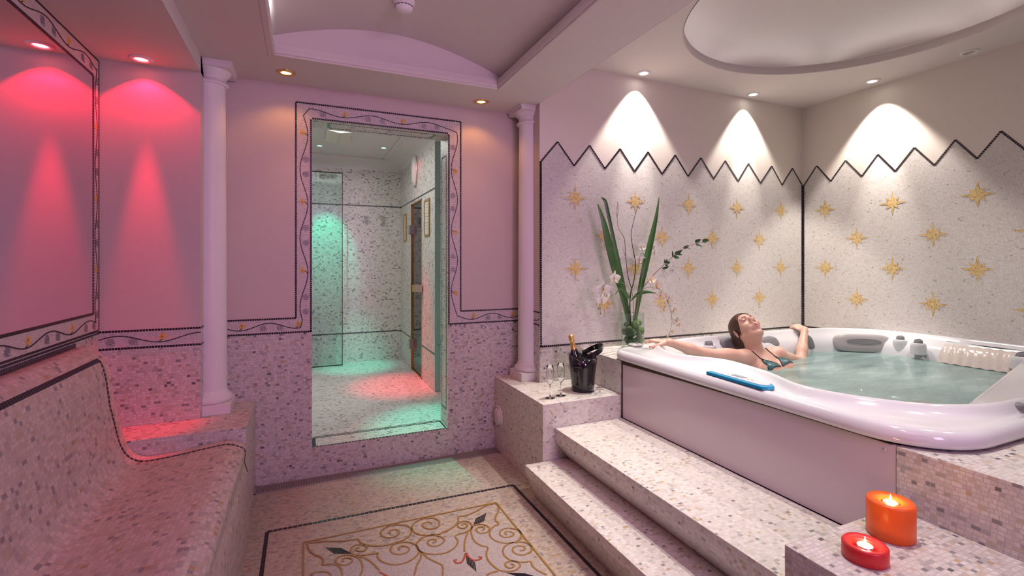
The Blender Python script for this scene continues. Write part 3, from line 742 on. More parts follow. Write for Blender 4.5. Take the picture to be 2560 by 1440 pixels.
# smoke detector on the vault
t = thing('smoke_detector', (0.459, 2.42, 2.618), 'white round smoke detector on the vaulted ceiling', 'smoke detector')
mb = MB(); mb.lathe([(.052, .03), (.055, .0), (.050, -.014), (.044, -.016)], n=32); mk('base', mb, M['white'], t, world=False)
mb = MB(); mb.lathe([(.044, -.016), (.046, -.022), (.046, -.026), (.040, -.040), (.030, -.048), (.001, -.050)], n=32); mk('sensor_head', mb, M['white'], t, world=False)
mb = MB()
for i in range(16):
    a = 2 * PI * i / 16; mb.obox((.0455 * math.cos(a), .0455 * math.sin(a), -.0245), Vector((-math.sin(a), math.cos(a), 0)) * .007, Vector((math.cos(a), math.sin(a), 0)) * .0012, Vector((0, 0, .002)))
mk('vent_slot', mb, M['blackplastic'], t, world=False)['kind'] = 'stuff'

# ================================================================= columns
def column(cx, cy, zb, label):
    t = thing('column', (cx, cy, zb), label, 'column', 'columns beside the doorway')
    H = ZMAIN - zb
    mb = MB(); mb.box((-.105, -.105, 0), (.105, .105, .055)); mk('plinth', mb, M['column'], t, world=False, bevel=.002)
    mb = MB(); mb.lathe([(.07, .055), (.100, .055), (.104, .066), (.104, .078), (.098, .088), (.090, .091), (.089, .099), (.083, .102), (.080, .112), (.079, .125), (.01, .125)], n=48); mk('base_moulding', mb, M['column'], t, world=False)
    prof = [(.078, .12)] + [(.078 - .008 * (i / 12) ** 1.6, .12 + (H - .23) * i / 12) for i in range(1, 13)]
    mb = MB(); mb.lathe(prof, n=64); mk('shaft', mb, M['column'], t, world=False)
    mb = MB(); mb.lathe([(.060, H - .115), (.072, H - .112), (.084, H - .110), (.088, H - .104), (.084, H - .097), (.078, H - .094), (.078, H - .090), (.072, H - .088), (.072, H - .065), (.080, H - .062), (.082, H - .055), (.094, H - .044), (.099, H - .034), (.099, H - .030), (.05, H - .030)], n=48)
    mb.box((-.108, -.108, H - .032), (.108, .108, H - .008)); mb.box((-.116, -.116, H - .008), (.116, .116, H))
    mk('capital', mb, M['column'], t, world=False)
    return t
column(-0.468, 3.06, 0.508, 'white column left of the doorway, standing on the red-lit tiled ledge')
column(1.457, 3.06, 0.507, 'white column right of the doorway, standing on the ledge with the ice bucket')

# ================================================================= bench
prof_px = [(193, 869), (205, 866), (222, 867), (238, 874), (253, 885), (265, 900), (273, 920), (279, 947), (287, 1002), (294, 1030), (301, 1058), (311, 1095), (325, 1121), (345, 1136), (375, 1140), (443, 1128), (512, 1112), (558, 1102), (580, 1100), (600, 1105), (616, 1115), (627, 1130), (633, 1152), (636, 1185)]
pf = []
for u, v in prof_px:
    p = atY(u, v, 2.685); pf.append((p.x, p.z))
pf = [(XL, pf[0][1] + .002)] + pf[1:-3] + [(-.262, .36), (-.250, .31), (-.246, .22), (-.246, 0.0)]
pf3 = catmull([Vector((a, 0, b)) for a, b in pf[:-1]], 5) + [Vector((pf[-1][0], 0, pf[-1][1]))]
arcl = [0]
for a, b in zip(pf3, pf3[1:]): arcl.append(arcl[-1] + (b - a).length)
yb0, yb1 = -1.3, 2.685
ny = 2
V = []; UV = []
for y in (yb0, yb1):
    for p, s in zip(pf3, arcl): V.append((p.x, y, p.z)); UV.append((y, s))
n = len(pf3)
mb = MB(); mb.add(V, [(i, i + 1, n + i + 1, n + i) for i in range(n - 1)], 0, UV, smooth=True)
bt = thing('tiled_bench', (-.6, 1.0, 0), 'curved mosaic-tiled bench with rolled backrest along the mirror wall', 'bench')
seat = mk('seat_and_backrest', mb, M['bench'], bt)
cap = MB(); cap.add([(p.x, yb1, p.z) for p in pf3] + [(XL, yb1, 0)], [tuple(range(n + 1))]); mk('end_face', cap, M['dado'], bt)
bl = MB()
def prof_line(mbx, y, s0, s1, w, step):
    pts = [(Vector((p.x, y, p.z)), s) for p, s in zip(pf3, arcl) if s0 <= s <= s1]
    for (a, sa), (b, sb) in zip(pts, pts[1:]): pass
    ps, st = resample([p for p, s in pts], step)
    for p, t in ps:
        nrm = Vector((0, 1, 0)).cross(t); nrm = -nrm if nrm.dot(Vector((1, 0, 1))) < 0 else nrm
        mbx.obox(p + nrm * .0008, t * (st / 2 - .002), Vector((0, w / 2, 0)), nrm * .0012)
tg = atY(236, 904, 2.62); best = min(range(n), key=lambda i: (pf3[i].x - tg.x) ** 2 + (pf3[i].z - tg.z) ** 2)
best = max(best, 3)
prof_line(bl, 2.622, arcl[best], arcl[-1] - .30, .013, .020)
pb = pf3[best]; nb = Vector((pf3[best + 1].z - pf3[best - 1].z, 0, -(pf3[best + 1].x - pf3[best - 1].x))).normalized(); nb = -nb if nb.x < 0 else nb
tiles(bl, [(pb.x, -1.2, pb.z), (pb.x, 2.622, pb.z)], nb, .019, .0165, .003)
mk('black_border', bl, M['black'], bt)

# ================================================================= mirror with its mosaic frame
my1 = 2.845; my0 = -1.2; mz0, mz1 = 1.077, 2.195
t = thing('wall_mirror', (XL, 1.0, 1.6), 'large frameless-looking wall mirror edged in vine mosaic above the bench', 'mirror')
t['label'] = 'large wall mirror framed by a vine mosaic band above the bench'
mb = MB(); mb.box((XL, my0, mz0), (XL + .004, my1, mz1)); mk('mirror_glass', mb, M['mirror'], t)
mb = MB(); X = XL
mb.box((X, my0 - .07, .985), (X + .003, YRW, mz0)); mb.box((X, my0 - .07, mz1), (X + .003, YRW, 2.292)); mb.box((X, my1, mz0), (X + .003, YRW, mz1)); fr_ = mb
ln = MB(); X = XL + .003; nx = (1, 0, 0)
for path in ([(my0, mz0), (my1, mz0)], [(my1, mz0), (my1, mz1)], [(my0, mz1), (my1, mz1)]):
    tiles(ln, [(X + .001, *p) for p in path], nx, .012, .0135, .0022)
for path in ([(my0, .990), (YRW - .008, .990)], [(YRW - .008, .990), (YRW - .008, 2.286)], [(my0, 2.286), (YRW - .008, 2.286)]):
    tiles(ln, [(X, *p) for p in path], nx, .009, .0135, .0022)
tiles(ln, [(XL + .001, my0, .976), (XL + .001, YRW - .004, .976)], nx, .008, .0135, .0022)
vv = MB(); gg = MB(); ff = MB(); zlo = (mz0 + .985) / 2; zhi = (mz1 + 2.29) / 2; ym = (my1 + YRW) / 2 - .003
vine(vv, gg, ff, [(X, .2, zlo), (X, ym, zlo)], nx, amp=.018, wl=.36, phase=.3)
vine(vv, gg, ff, [(X, ym, zlo), (X, ym, zhi)], nx, amp=.013, wl=.34, phase=.3)
vine(vv, gg, ff, [(X, .2, zhi), (X, ym, zhi)], nx, amp=.018, wl=.36, phase=.9)
mk('mosaic_frame', combine(fr_, ln, vv, gg, ff), [M['fine'], M['black'], M['black'], M['grey_tile'], M['gold_chip']], t)
gt = MB(); tiles(gt, [(XL + .002, my0, .950), (XL + .002, 2.66, .950)], nx, .036, .016, .0032)
mk('dark_glass_band', gt, M['dark_glass_tile'], bt)

# ================================================================= ledges and steps
def block(name, lo, hi, label, cat, mat='dado', group=None, bev=.002):
    c = ((lo[0] + hi[0]) / 2, (lo[1] + hi[1]) / 2, lo[2])
    mb = MB(); mb.box([a - b for a, b in zip(lo, c)], [a - b for a, b in zip(hi, c)])
    # keep mosaic coordinates continuous in the room
    o = mk(name, mb, M[mat], None, bevel=bev); o.location = c
    return tag(o, label, cat, group)
block('tiled_ledge', (XL + .005, 2.688, 0), (-.262, YD - .001, .508), 'low mosaic ledge carrying the left column behind the bench', 'ledge', 'dado')
lg = thing('tiled_ledge', (1.5, 2.7, 0), 'mosaic ledge with the ice bucket, flutes and right column', 'ledge')
mb = MB(); mb.prism([(1.248, 2.437), (1.785, 2.437), (1.785, YA), (XC1, YA), (XC1, YD), (1.248, YD)], 0, .507)
mk('ledge_body', mb, M['pale'], lg, bevel=.002)
mb = MB(); m4 = Matrix.Rotation(-PI / 2, 4, 'Y')
pc = atX(1247, 1041, 1.248)
mb.lathe([(.075, .0), (.075, .006), (.066, .009)], n=40, M4=m4); mb.lathe([(.001, .016), (.055, .016), (.060, .012), (.060, .0)], n=40, M4=m4)
mb.v = [tuple(Vector(v) + Vector((1.2475, pc.y, pc.z))) for v in mb.v]
mk('round_port_cover', mb, M['white'], lg)
lg2 = MB(); lg2.prism([(1.785, 2.445), (1.88, 2.445), (1.95, 2.50), (XR - .002, 2.50), (XR - .002, YA), (1.785, YA)], 0.0, .713)
o = mk('tiled_ledge', lg2, M['pale'], None, bevel=.002); tag(o, 'raised mosaic ledge behind the tub carrying the vase', 'ledge')
nb_ = MB(); nb_.prism([(1.79, YBK + .01), (XR - .003, YBK + .01), (XR - .003, .83), (1.97, .83), (1.90, .948), (1.79, .948)], 0, .713)
o = mk('tiled_ledge', nb_, M['dado'], None, bevel=.002); tag(o, 'high mosaic block in the near right corner under the tub rim', 'ledge')
block('tiled_ledge', (1.268, YBK + .01, 0), (1.788, .955, .508), 'mosaic block with the two lit candles', 'ledge', 'dado')
def step(name, xf, xb, y0, y1, z0, z1, xr, label, nose=.07):
    pr = [(xf, z1), (xb, z1), (xb, z0), (xr, z0), (xf, z1 - nose)]
    mb = MB(); mb.prism(pr, y0, y1, axis='y'); o = mk(name, mb, M['pale'], None, bevel=.002)
    return tag(o, label, 'step', 'steps up to the tub')
step('tiled_step', 1.325, 1.788, .957, 2.436, .186, .365, 1.405, 'upper wide mosaic step against the tub panel')
step('tiled_step', 1.135, 1.785, .957, 2.436, 0.0, .185, 1.195, 'lower mosaic step next to the floor mosaic', nose=.045)
mb = MB(); mb.prism([(1.135, .185), (1.266, .185), (1.266, 0), (1.195, 0), (1.135, .14)], .2, .956, axis='y'); 
o = mk('tiled_step', mb, M['pale'], None); tag(o, 'near end of the lower mosaic step beside the candle block', 'step', 'steps up to the tub')

# drain grate
t = thing('drain_grate', (.5, 3.12, 0), 'long steel floor drain with perforated cover below the door wall', 'drain')
gy0, gy1 = 3.075, 3.182
mb = MB(); mb.box((-.262, gy0, 0.0005), (1.245, gy0 + .008, .004)); mb.box((-.262, gy1 - .008, 0.0005), (1.245, gy1, .004)); mb.box((-.262, gy0, .0005), (-.254, gy1, .004)); mb.box((1.237, gy0, .0005), (1.245, gy1, .004)); mk('frame', mb, M['steel'], t)
def gratemat():
    m, nt, b = newmat('perforated_steel'); N = nt.nodes.new; Lk = nt.links.new
    uv = N('ShaderNodeUVMap'); mp = N('ShaderNodeVectorMath'); mp.operation = 'MULTIPLY'; mp.inputs[1].default_value = (110, 110, 0); Lk(uv.outputs[0], mp.inputs[0])
    fr = N('ShaderNodeVectorMath'); fr.operation = 'FRACTION'; Lk(mp.outputs[0], fr.inputs[0])
    ds = N('ShaderNodeVectorMath'); ds.operation = 'DISTANCE'; ds.inputs[1].default_value = (.5, .5, 0); Lk(fr.outputs[0], ds.inputs[0])
    lt = N('ShaderNodeMath'); lt.operation = 'LESS_THAN'; lt.inputs[1].default_value = .32; Lk(ds.outputs['Value'], lt.inputs[0])
    mx = N('ShaderNodeMix'); mx.data_type = 'RGBA'; mx.inputs[6].default_value = (.38, .33, .30, 1); mx.inputs[7].default_value = (.03, .025, .02, 1); Lk(lt.outputs[0], mx.inputs[0])
    Lk(mx.outputs[2], b.inputs['Base Color']); b.inputs['Metallic'].default_value = .6; b.inputs['Roughness'].default_value = .4; return m
M['grate'] = gratemat()
mb = MB(); mb.box((-.254, gy0 + .008, .0005), (1.237, gy1 - .008, .003)); mk('perforated_cover', mb, M['grate'], t)

# ================================================================= the hot tub
TC = (2.92, 1.66)
TX0, TX1, TY0, TY1 = 1.762, 4.068, .795, 2.545
NT = 220
def rr_radius(th, inset):
    """distance from TC to the rounded rectangle at angle th"""
    d = (math.cos(th), math.sin(th)); x0, x1, y0, y1 = TX0 + inset, TX1 - inset, TY0 + inset, TY1 - inset
    lo, hi = .3, 2.0
    def inside(x, y):
        for cx, cy, r in ((x0, y0, .26), (x0, y1, .13), (x1, y1, .36), (x1, y0, .25)):
            sx = 1 if cx == x0 else -1; sy = 1 if cy == y0 else -1
            r = max(.02, r - inset); ux = (x - cx) * sx; uy = (y - cy) * sy
            if ux < 0 or uy < 0: return False
            if ux < r and uy < r and (ux - r) ** 2 + (uy - r) ** 2 > r * r: return False
        return True
    for _ in range(30):
        m = (lo + hi) / 2
        if inside(TC[0] + d[0] * m, TC[1] + d[1] * m): lo = m
        else: hi = m
    return lo
crest_pts = [(2.443, .885), (2.24, .893), (2.122, .925), (2.02, .986), (1.945, 1.08), (1.885, 1.2), (1.865, 1.3), (1.872, 1.38), (1.915, 1.45), (1.96, 1.56), (1.99, 1.7), (2.005, 1.82), (1.975, 1.91), (1.91, 1.975), (1.875, 2.05), (1.89, 2.16), (1.95, 2.30), (2.05, 2.40), (2.25, 2.445), (2.6, 2.45), (3.0, 2.45), (3.4, 2.45), (3.62, 2.43), (3.80, 2.34), (3.93, 2.18), (3.965, 2.0), (3.97, 1.7), (3.97, 1.4), (3.965, 1.1), (3.90, .95), (3.7, .89), (3.3, .88), (2.9, .88)]
ca = sorted([(math.atan2(y - TC[1], x - TC[0]) % (2 * PI), math.hypot(x - TC[0], y - TC[1])) for x, y in crest_pts])
aa = np.array([c[0] for c in ca]); rr = np.array([c[1] for c in ca])
ths = np.linspace(0, 2 * PI, NT, endpoint=False)
cr = np.interp(ths, aa, rr, period=2 * PI)
for _ in range(2): cr = (np.roll(cr, 1) + 2 * cr + np.roll(cr, -1)) / 4
def smooth01(x): x = max(0, min(1, x)); return x * x * (3 - 2 * x)
shell_rings = []
def ring_out(ins, z): return [(rr_radius(th, ins), z) for th in ths]
outs = {i: [rr_radius(th, i) for th in ths] for i in (0.03, 0.0, 0.008, .026, .042, .058)}
backness = []
for th, r in zip(ths, cr):
    x, y = TC[0] + r * math.cos(th), TC[1] + r * math.sin(th)
    backness.append(max(smooth01((y - 2.05) / .3), smooth01((x - 3.6) / .3)))
spec = [('o', .03, .7165), ('o', 0.0, .722), ('o', 0.0, .748), ('o', .008, .770), ('o', .026, .781), ('o', .042, .775), ('o', .058, .774),
        ('c', .034, .777), ('c', .012, .812), ('c', 0, .819), ('c', -.014, .814), ('w', -.030, .780, -.030, .782), ('w', -.042, .70, -.10, .74), ('w', -.055, .62, -.125, .66), ('w', -.07, .5, -.15, .55), ('w', -.10, .40, -.25, .42), ('c', -.30, .30), ('c', -.60, .27)]
V = []
for sp in spec:
    for i, th in enumerate(ths):
        if sp[0] == 'o': r, z = outs[sp[1]][i], sp[2]
        elif sp[0] == 'c': r, z = cr[i] + sp[1], sp[2]
        else:
            b = backness[i]; r = cr[i] + sp[1] * (1 - b) + sp[3] * b; z = sp[2] * (1 - b) + sp[4] * b
        if sp[0] == 'c' and sp[1] > 0: r = min(r, outs[.058][i] - .004 * (1 + (sp[1] < .03)))
        V.append((TC[0] + r * math.cos(th), TC[1] + r * math.sin(th), z))
V.append((TC[0], TC[1], .27))
F = []
for k in range(len(spec) - 1):
    for i in range(NT):
        j = (i + 1) % NT; F.append((k * NT + i, (k + 1) * NT + i, (k + 1) * NT + j, k * NT + j))
k = len(spec) - 1
for i in range(NT): F.append((k * NT + i, len(V) - 1, k * NT + (i + 1) % NT))
tub = thing('hot_tub', (TC[0], TC[1], .2), 'white acrylic whirlpool tub with lilac side panel, filled with water', 'hot tub')
mb = MB(); mb.add(V, F, 0, smooth=True); shell = mk('shell', mb, M['acrylic'], tub, subsurf=1)
# side panel and gasket
mb = MB(); mb.box((1.792, .950, .367), (1.812, 2.436, .7125)); mk('side_panel', mb, M['panel'], tub)
mb = MB(); mb.prism([(2.436, .693), (1.9, .706), (1.4, .7125), (.96, .7135), (.96, .7165), (2.436, .7165)], 1.7885, 1.7925, axis='x'); mk('gasket', mb, M['gasket'], tub)
mb = MB(); mb.box((1.7895, 2.428, .367), (1.7925, 2.436, .70)); mk('panel_joint', mb, M['gasket'], tub)
for y, z in ((2.415, .668), (.985, .688)):
    mb = MB(); mb.lathe([(.001, .004), (.005, .003), (.0065, 0)], n=14, M4=Matrix.Rotation(-PI / 2, 4, 'Y')); mb.v = [tuple(Vector(v) + Vector((1.792, y, z))) for v in mb.v]
    mk('screw', mb, M['steel'], tub)
# control panel
cpz = .783
def cp(u, v, z=cpz): return atZ(u, v, z)
A0, A1, B1, B0 = cp(1765, 933), cp(1905, 973), cp(1929, 957), cp(1778, 928)
ax = (A1 - A0); L = ax.length; ax.normalize(); ay = Vector((-ax.y, ax.x, 0))
if ay.x < 0: ay = -ay
def P2(s, t, z=0): return A0 + ax * s + ay * t + Vector((0, 0, z))
wd = .085
outl = [P2(0, 0), P2(L, 0), P2(L + .012, .02), P2(L + .012, .06), P2(L - .02, wd), P2(.05, wd), P2(0.0, .03)]
cpn = tub
mb = MB(); nn = len(outl); V = [p + Vector((0, 0, -.004)) for p in outl] + [p + Vector((0, 0, .010)) for p in outl]
mb.add(V, [(i, (i + 1) % nn, nn + (i + 1) % nn, nn + i) for i in range(nn)] + [tuple(range(nn, 2 * nn))]); ctl = mk('control_panel', mb, M['blue'], tub, bevel=.003)
inl = [P2(.02, .018), P2(L - .03, .018), P2(L - .008, .035), P2(L - .008, .06), P2(L - .03, wd - .006), P2(.055, wd - .006), P2(.02, .035)]
mb = MB(); V = [p + Vector((0, 0, .008)) for p in inl] + [p + Vector((0, 0, .0125)) for p in inl]
mb.add(V, [(i, (i + 1) % nn, nn + (i + 1) % nn, nn + i) for i in range(nn)] + [tuple(range(nn, 2 * nn))]); mk('keypad_face', mb, M['acrylic'], ctl, bevel=.001)
mb = MB(); c = P2(L * .47, .052, .0133); mb.obox(c, ax * .034, ay * .012, Vector((0, 0, .0012))); mk('display', mb, M['lcd'], ctl)
for k in range(5):
    mb = MB(); mb.lathe([(.001, .0145), (.004, .014), (.005, .012)], P2(L * .47 + (-.055 + .0 * k if k == 0 else .045 + .012 * k - .012), .045 + .006 * (k % 2)) - Vector((0, 0, 0)), 10); mk('button', mb, M['lightpillow'], ctl)
# speaker cap on the far corner
def disc(name, u, v, z, r, mat, parent, h=.012, dome=.01, rot=None):
    p = atZ(u, v, z); mb = MB(); mb.lathe([(.0005, h + dome), (r * .5, h + dome * .7), (r * .85, h + dome * .2), (r * .97, h * .7), (r, 0)], (p.x, p.y, z), 32)
    return mk(name, mb, M[mat], parent)
disc('diverter_cap', 1588, 862, .785, .046, 'lightpillow', tub, .006, .006)
for k, (u, v) in enumerate(((1588, 862),)):
    p = atZ(u, v, .785); mb = MB()
    for i in range(3):
        a = .4 + i * 2.1; mb.obox((p.x + .018 * math.cos(a), p.y + .018 * math.sin(a), .7975), Vector((math.cos(a), math.sin(a), 0)) * .018, Vector((-math.sin(a), math.cos(a), 0)) * .002, Vector((0, 0, .001)))
    mk('cap_rib', mb, M['pillow'], tub)
def knob(u, v, z, r=.026, h=.028):
    p = atZ(u, v, z)
    mb = MB(); mb.lathe([(r * 1.9, -.07), (r * 1.85, -.02), (r * 1.7, .0), (r * 1.55, .006), (r * 1.2, .004)], (p.x, p.y, z), 32); kb = mk('knob_collar', mb, M['acrylic'], tub)
    mb = MB(); mb.lathe([(.0005, h), (r * .7, h), (r * .95, h - .005), (r, 0)], (p.x, p.y, z), 28); mb.obox((p.x, p.y, z + h), Vector((r * .8, 0, 0)), Vector((0, r * .2, 0)), Vector((0, 0, .003)))
    mk('knob', mb, M['pillow'], tub)
knob(1772, 864, .765); knob(2251, 850, .765, .024); knob(2296, 859, .765, .024); knob(2556, 893, .765, .028)
disc('knob', 2538, 1018, .79, .030, 'pillow', tub, .014, .006)
def pad(name, c, ax_, ay_, az_, mat, bev=.02, parent=None):
    mb = MB(); mb.obox(c, Vector(ax_), Vector(ay_), Vector(az_)); return mk(name, mb, M[mat], parent or tub, bevel=bev)
def softpad(name, c, ax_, ay_, az_, mat, parent=None):
    """cushion: superellipsoid spanned by three half-axes"""
    c = Vector(c); ax_, ay_, az_ = Vector(ax_), Vector(ay_), Vector(az_); mb = MB(); V = []; nU, nV = 28, 14
    sg = lambda x, e: math.copysign(abs(x) ** e, x)
    for j in range(nV + 1):
        ph = -PI / 2 + PI * j / nV
        for i in range(nU):
            th = 2 * PI * i / nU
            V.append(c + ax_ * (sg(math.cos(ph), .5) * sg(math.cos(th), .5)) + ay_ * (sg(math.cos(ph), .5) * sg(math.sin(th), .5)) + az_ * sg(math.sin(ph), .6))
    F = [(j * nU + i, j * nU + (i + 1) % nU, (j + 1) * nU + (i + 1) % nU, (j + 1) * nU + i) for j in range(nV) for i in range(nU)]
    mb.add(V, F, 0, smooth=True); return mk(name, mb, M[mat], parent or tub)
softpad('neck_pillow', (2.69, 2.395, .758), (.120, 0, 0), (0, .022, .004), (0, .02, .046), 'pillow')
softpad('neck_pillow', (3.03, 2.405, .757), (.085, 0, 0), (0, .022, .004), (0, .02, .030), 'pillow')
softpad('neck_pillow', (3.39, 2.385, .735), (.045, -.02, 0), (0, .022, .004), (0, .02, .05), 'pillow')
softpad('neck_pillow', (2.36, 2.37, .700), (.11, -.03, 0), (0, .028, 0), (0, .02, .035), 'pillow')
softpad('foot_jet_dome', (2.02, 2.29, .735), (.05, .05, 0), (-.03, .03, 0), (0, 0, .03), 'pillow')
softpad('seat_bolster', (2.28, 2.43, .752), (.10, 0, 0), (0, .03, 0), (0, 0, .03), 'lightpillow')
# headrest with speaker grille in the far right corner
hc = Vector((3.765, 2.215, .722)); hx = Vector((.155, -.115, 0)); hn = Vector((-.115, -.155, .06)).normalized()
hz = hx.cross(hn).normalized(); hz = -hz if hz.z < 0 else hz
softpad('headrest', hc, hx * .98, hn * .035, hz * .068, 'lightpillow')
mb = MB(); ell = []
for i in range(32):
    a = 2 * PI * i / 32; ell.append(hc + hn * .0375 + hx * .58 * math.cos(a) + hz * .020 * math.sin(a) + hz * .008)
mb.add(ell, [tuple(range(32))]); V2 = [p - hn * .02 for p in ell]; mb.add(ell + V2, [(i, (i + 1) % 32, 32 + (i + 1) % 32, 32 + i) for i in range(32)])
mk('speaker_grille', mb, M['pillow'], tub)
# waterfall spout on the right side
wy0, wy1 = 1.37, 1.80
mb = MB(); mb.box((3.925, wy0, .700), (3.965, wy1, .772)); sp_ = mk('waterfall_spout', mb, M['lightpillow'], tub, bevel=.015)
mb = MB(); mb.box((3.945, wy0 + .01, .768), (3.972, wy1 - .01, .7905)); mk('spout_slot', mb, M['blackplastic'], sp_)
mb = MB(); V = []; ny_ = 40
for i in range(ny_ + 1):
    y = wy0 + .015 + (wy1 - wy0 - .03) * i / ny_
    for k in range(7):
        s = k / 6; V.append((3.948 - .125 * s ** .7 + .004 * math.sin(i * 1.3 + k * .7) , y, .779 - .115 * s ** 1.7 + .002 * math.sin(i * 1.1)))
mb.add(V, [(i * 7 + k, i * 7 + k + 1, (i + 1) * 7 + k + 1, (i + 1) * 7 + k) for i in range(ny_) for k in range(6)], 0, smooth=True)
M['fallwater'] = plain('falling_water', (0.66, 0.58, 0.54), 0.12, bump=.8, nscale=60, coat=.4)
o = mk('water_sheet', mb, M['fallwater'], None); tag(o, 'thin sheet of water pouring from the spout at the right rim', 'water')
# moulded armrest on the near right
mb = MB(); 
mb.add([(2.60, .90, .50), (3.9, .90, .50), (3.9, 1.42, .50), (2.60, 1.15, .50), (2.62, .90, .735), (3.9, .90, .80), (3.9, 1.38, .79), (2.62, 1.13, .715)], [(0, 3, 2, 1), (4, 5, 6, 7), (0, 1, 5, 4), (1, 2, 6, 5), (2, 3, 7, 6), (3, 0, 4, 7)])
o = mk('armrest', mb, M['acrylic'], tub, bevel=.045); o.modifiers['bevel'].segments = 6
for p in o.data.polygons: p.use_smooth = True
# small stones on the ledge
for u, v, s, lb in ((1645, 848, .022, 'smooth white stone on the ledge behind the reaching hand'), (1697, 846, .020, 'pale angular stone on the ledge under the hanging orchid buds')):
    p = atY(u, v, 2.80); mb = MB(); mb.sphere((0, 0, s * .55), s, 10, sc=(1.1, .9, .6)); o = mk('stone', mb, M['column']); o.location = (p.x, 2.80, .713); tag(o, lb, 'stone')

# water
def watermat():
    m = bpy.data.materials.new('spa_water'); m.use_nodes = True; nt = m.node_tree; N = nt.nodes.new; Lk = nt.links.new
    b = nt.nodes['Principled BSDF']; b.inputs['Base Color'].default_value = (0.42, 0.60, 0.58, 1); b.inputs['Roughness'].default_value = 0.10; b.inputs['IOR'].default_value = 1.33
    tc = N('ShaderNodeTexCoord'); mp = N('ShaderNodeMapping'); mp.inputs['Scale'].default_value = (2.2, 7.0, 1); mp.inputs['Rotation'].default_value = (0, 0, .35); Lk(tc.outputs['Object'], mp.inputs[0])
    n = N('ShaderNodeTexNoise'); n.inputs['Scale'].default_value = 1.6; n.inputs['Detail'].default_value = 3; Lk(mp.outputs[0], n.inputs['Vector'])
    rp = N('ShaderNodeMapRange'); rp.inputs[1].default_value = .3; rp.inputs[2].default_value = .75; rp.inputs[3].default_value = .34; rp.inputs[4].default_value = .72; Lk(n.outputs['Fac'], rp.inputs[0])
    tr = N('ShaderNodeBsdfTransparent'); tr.inputs[0].default_value = (.80, .93, .90, 1)
    mx = N('ShaderNodeMixShader'); Lk(rp.outputs[0], mx.inputs[0]); Lk(tr.outputs[0], mx.inputs[1]); Lk(b.outputs[0], mx.inputs[2])
    n2 = N('ShaderNodeTexNoise'); n2.inputs['Scale'].default_value = 5; n2.inputs['Detail'].default_value = 2; Lk(mp.outputs[0], n2.inputs['Vector'])
    bp = N('ShaderNodeBump'); bp.inputs['Strength'].default_value = .15; bp.inputs['Distance'].default_value = .01; Lk(n2.outputs['Fac'], bp.inputs['Height']); Lk(bp.outputs[0], b.inputs['Normal'])
    Lk(mx.outputs[0], nt.nodes['Material Output'].inputs[0]); return m
M['water'] = watermat()
WZ = .66
mb = MB(); V = []
for i, th in enumerate(ths):
    b = backness[i]; r = cr[i] - (.050 * (1 - b) + .118 * b) 
    V.append((TC[0] + r * math.cos(th), TC[1] + r * math.sin(th), WZ))
mb.add(V, [tuple(range(NT))]); wt = mk('water', mb, M['water']); tag(wt, 'turquoise bubbling water filling the tub', 'water', kind='stuff')
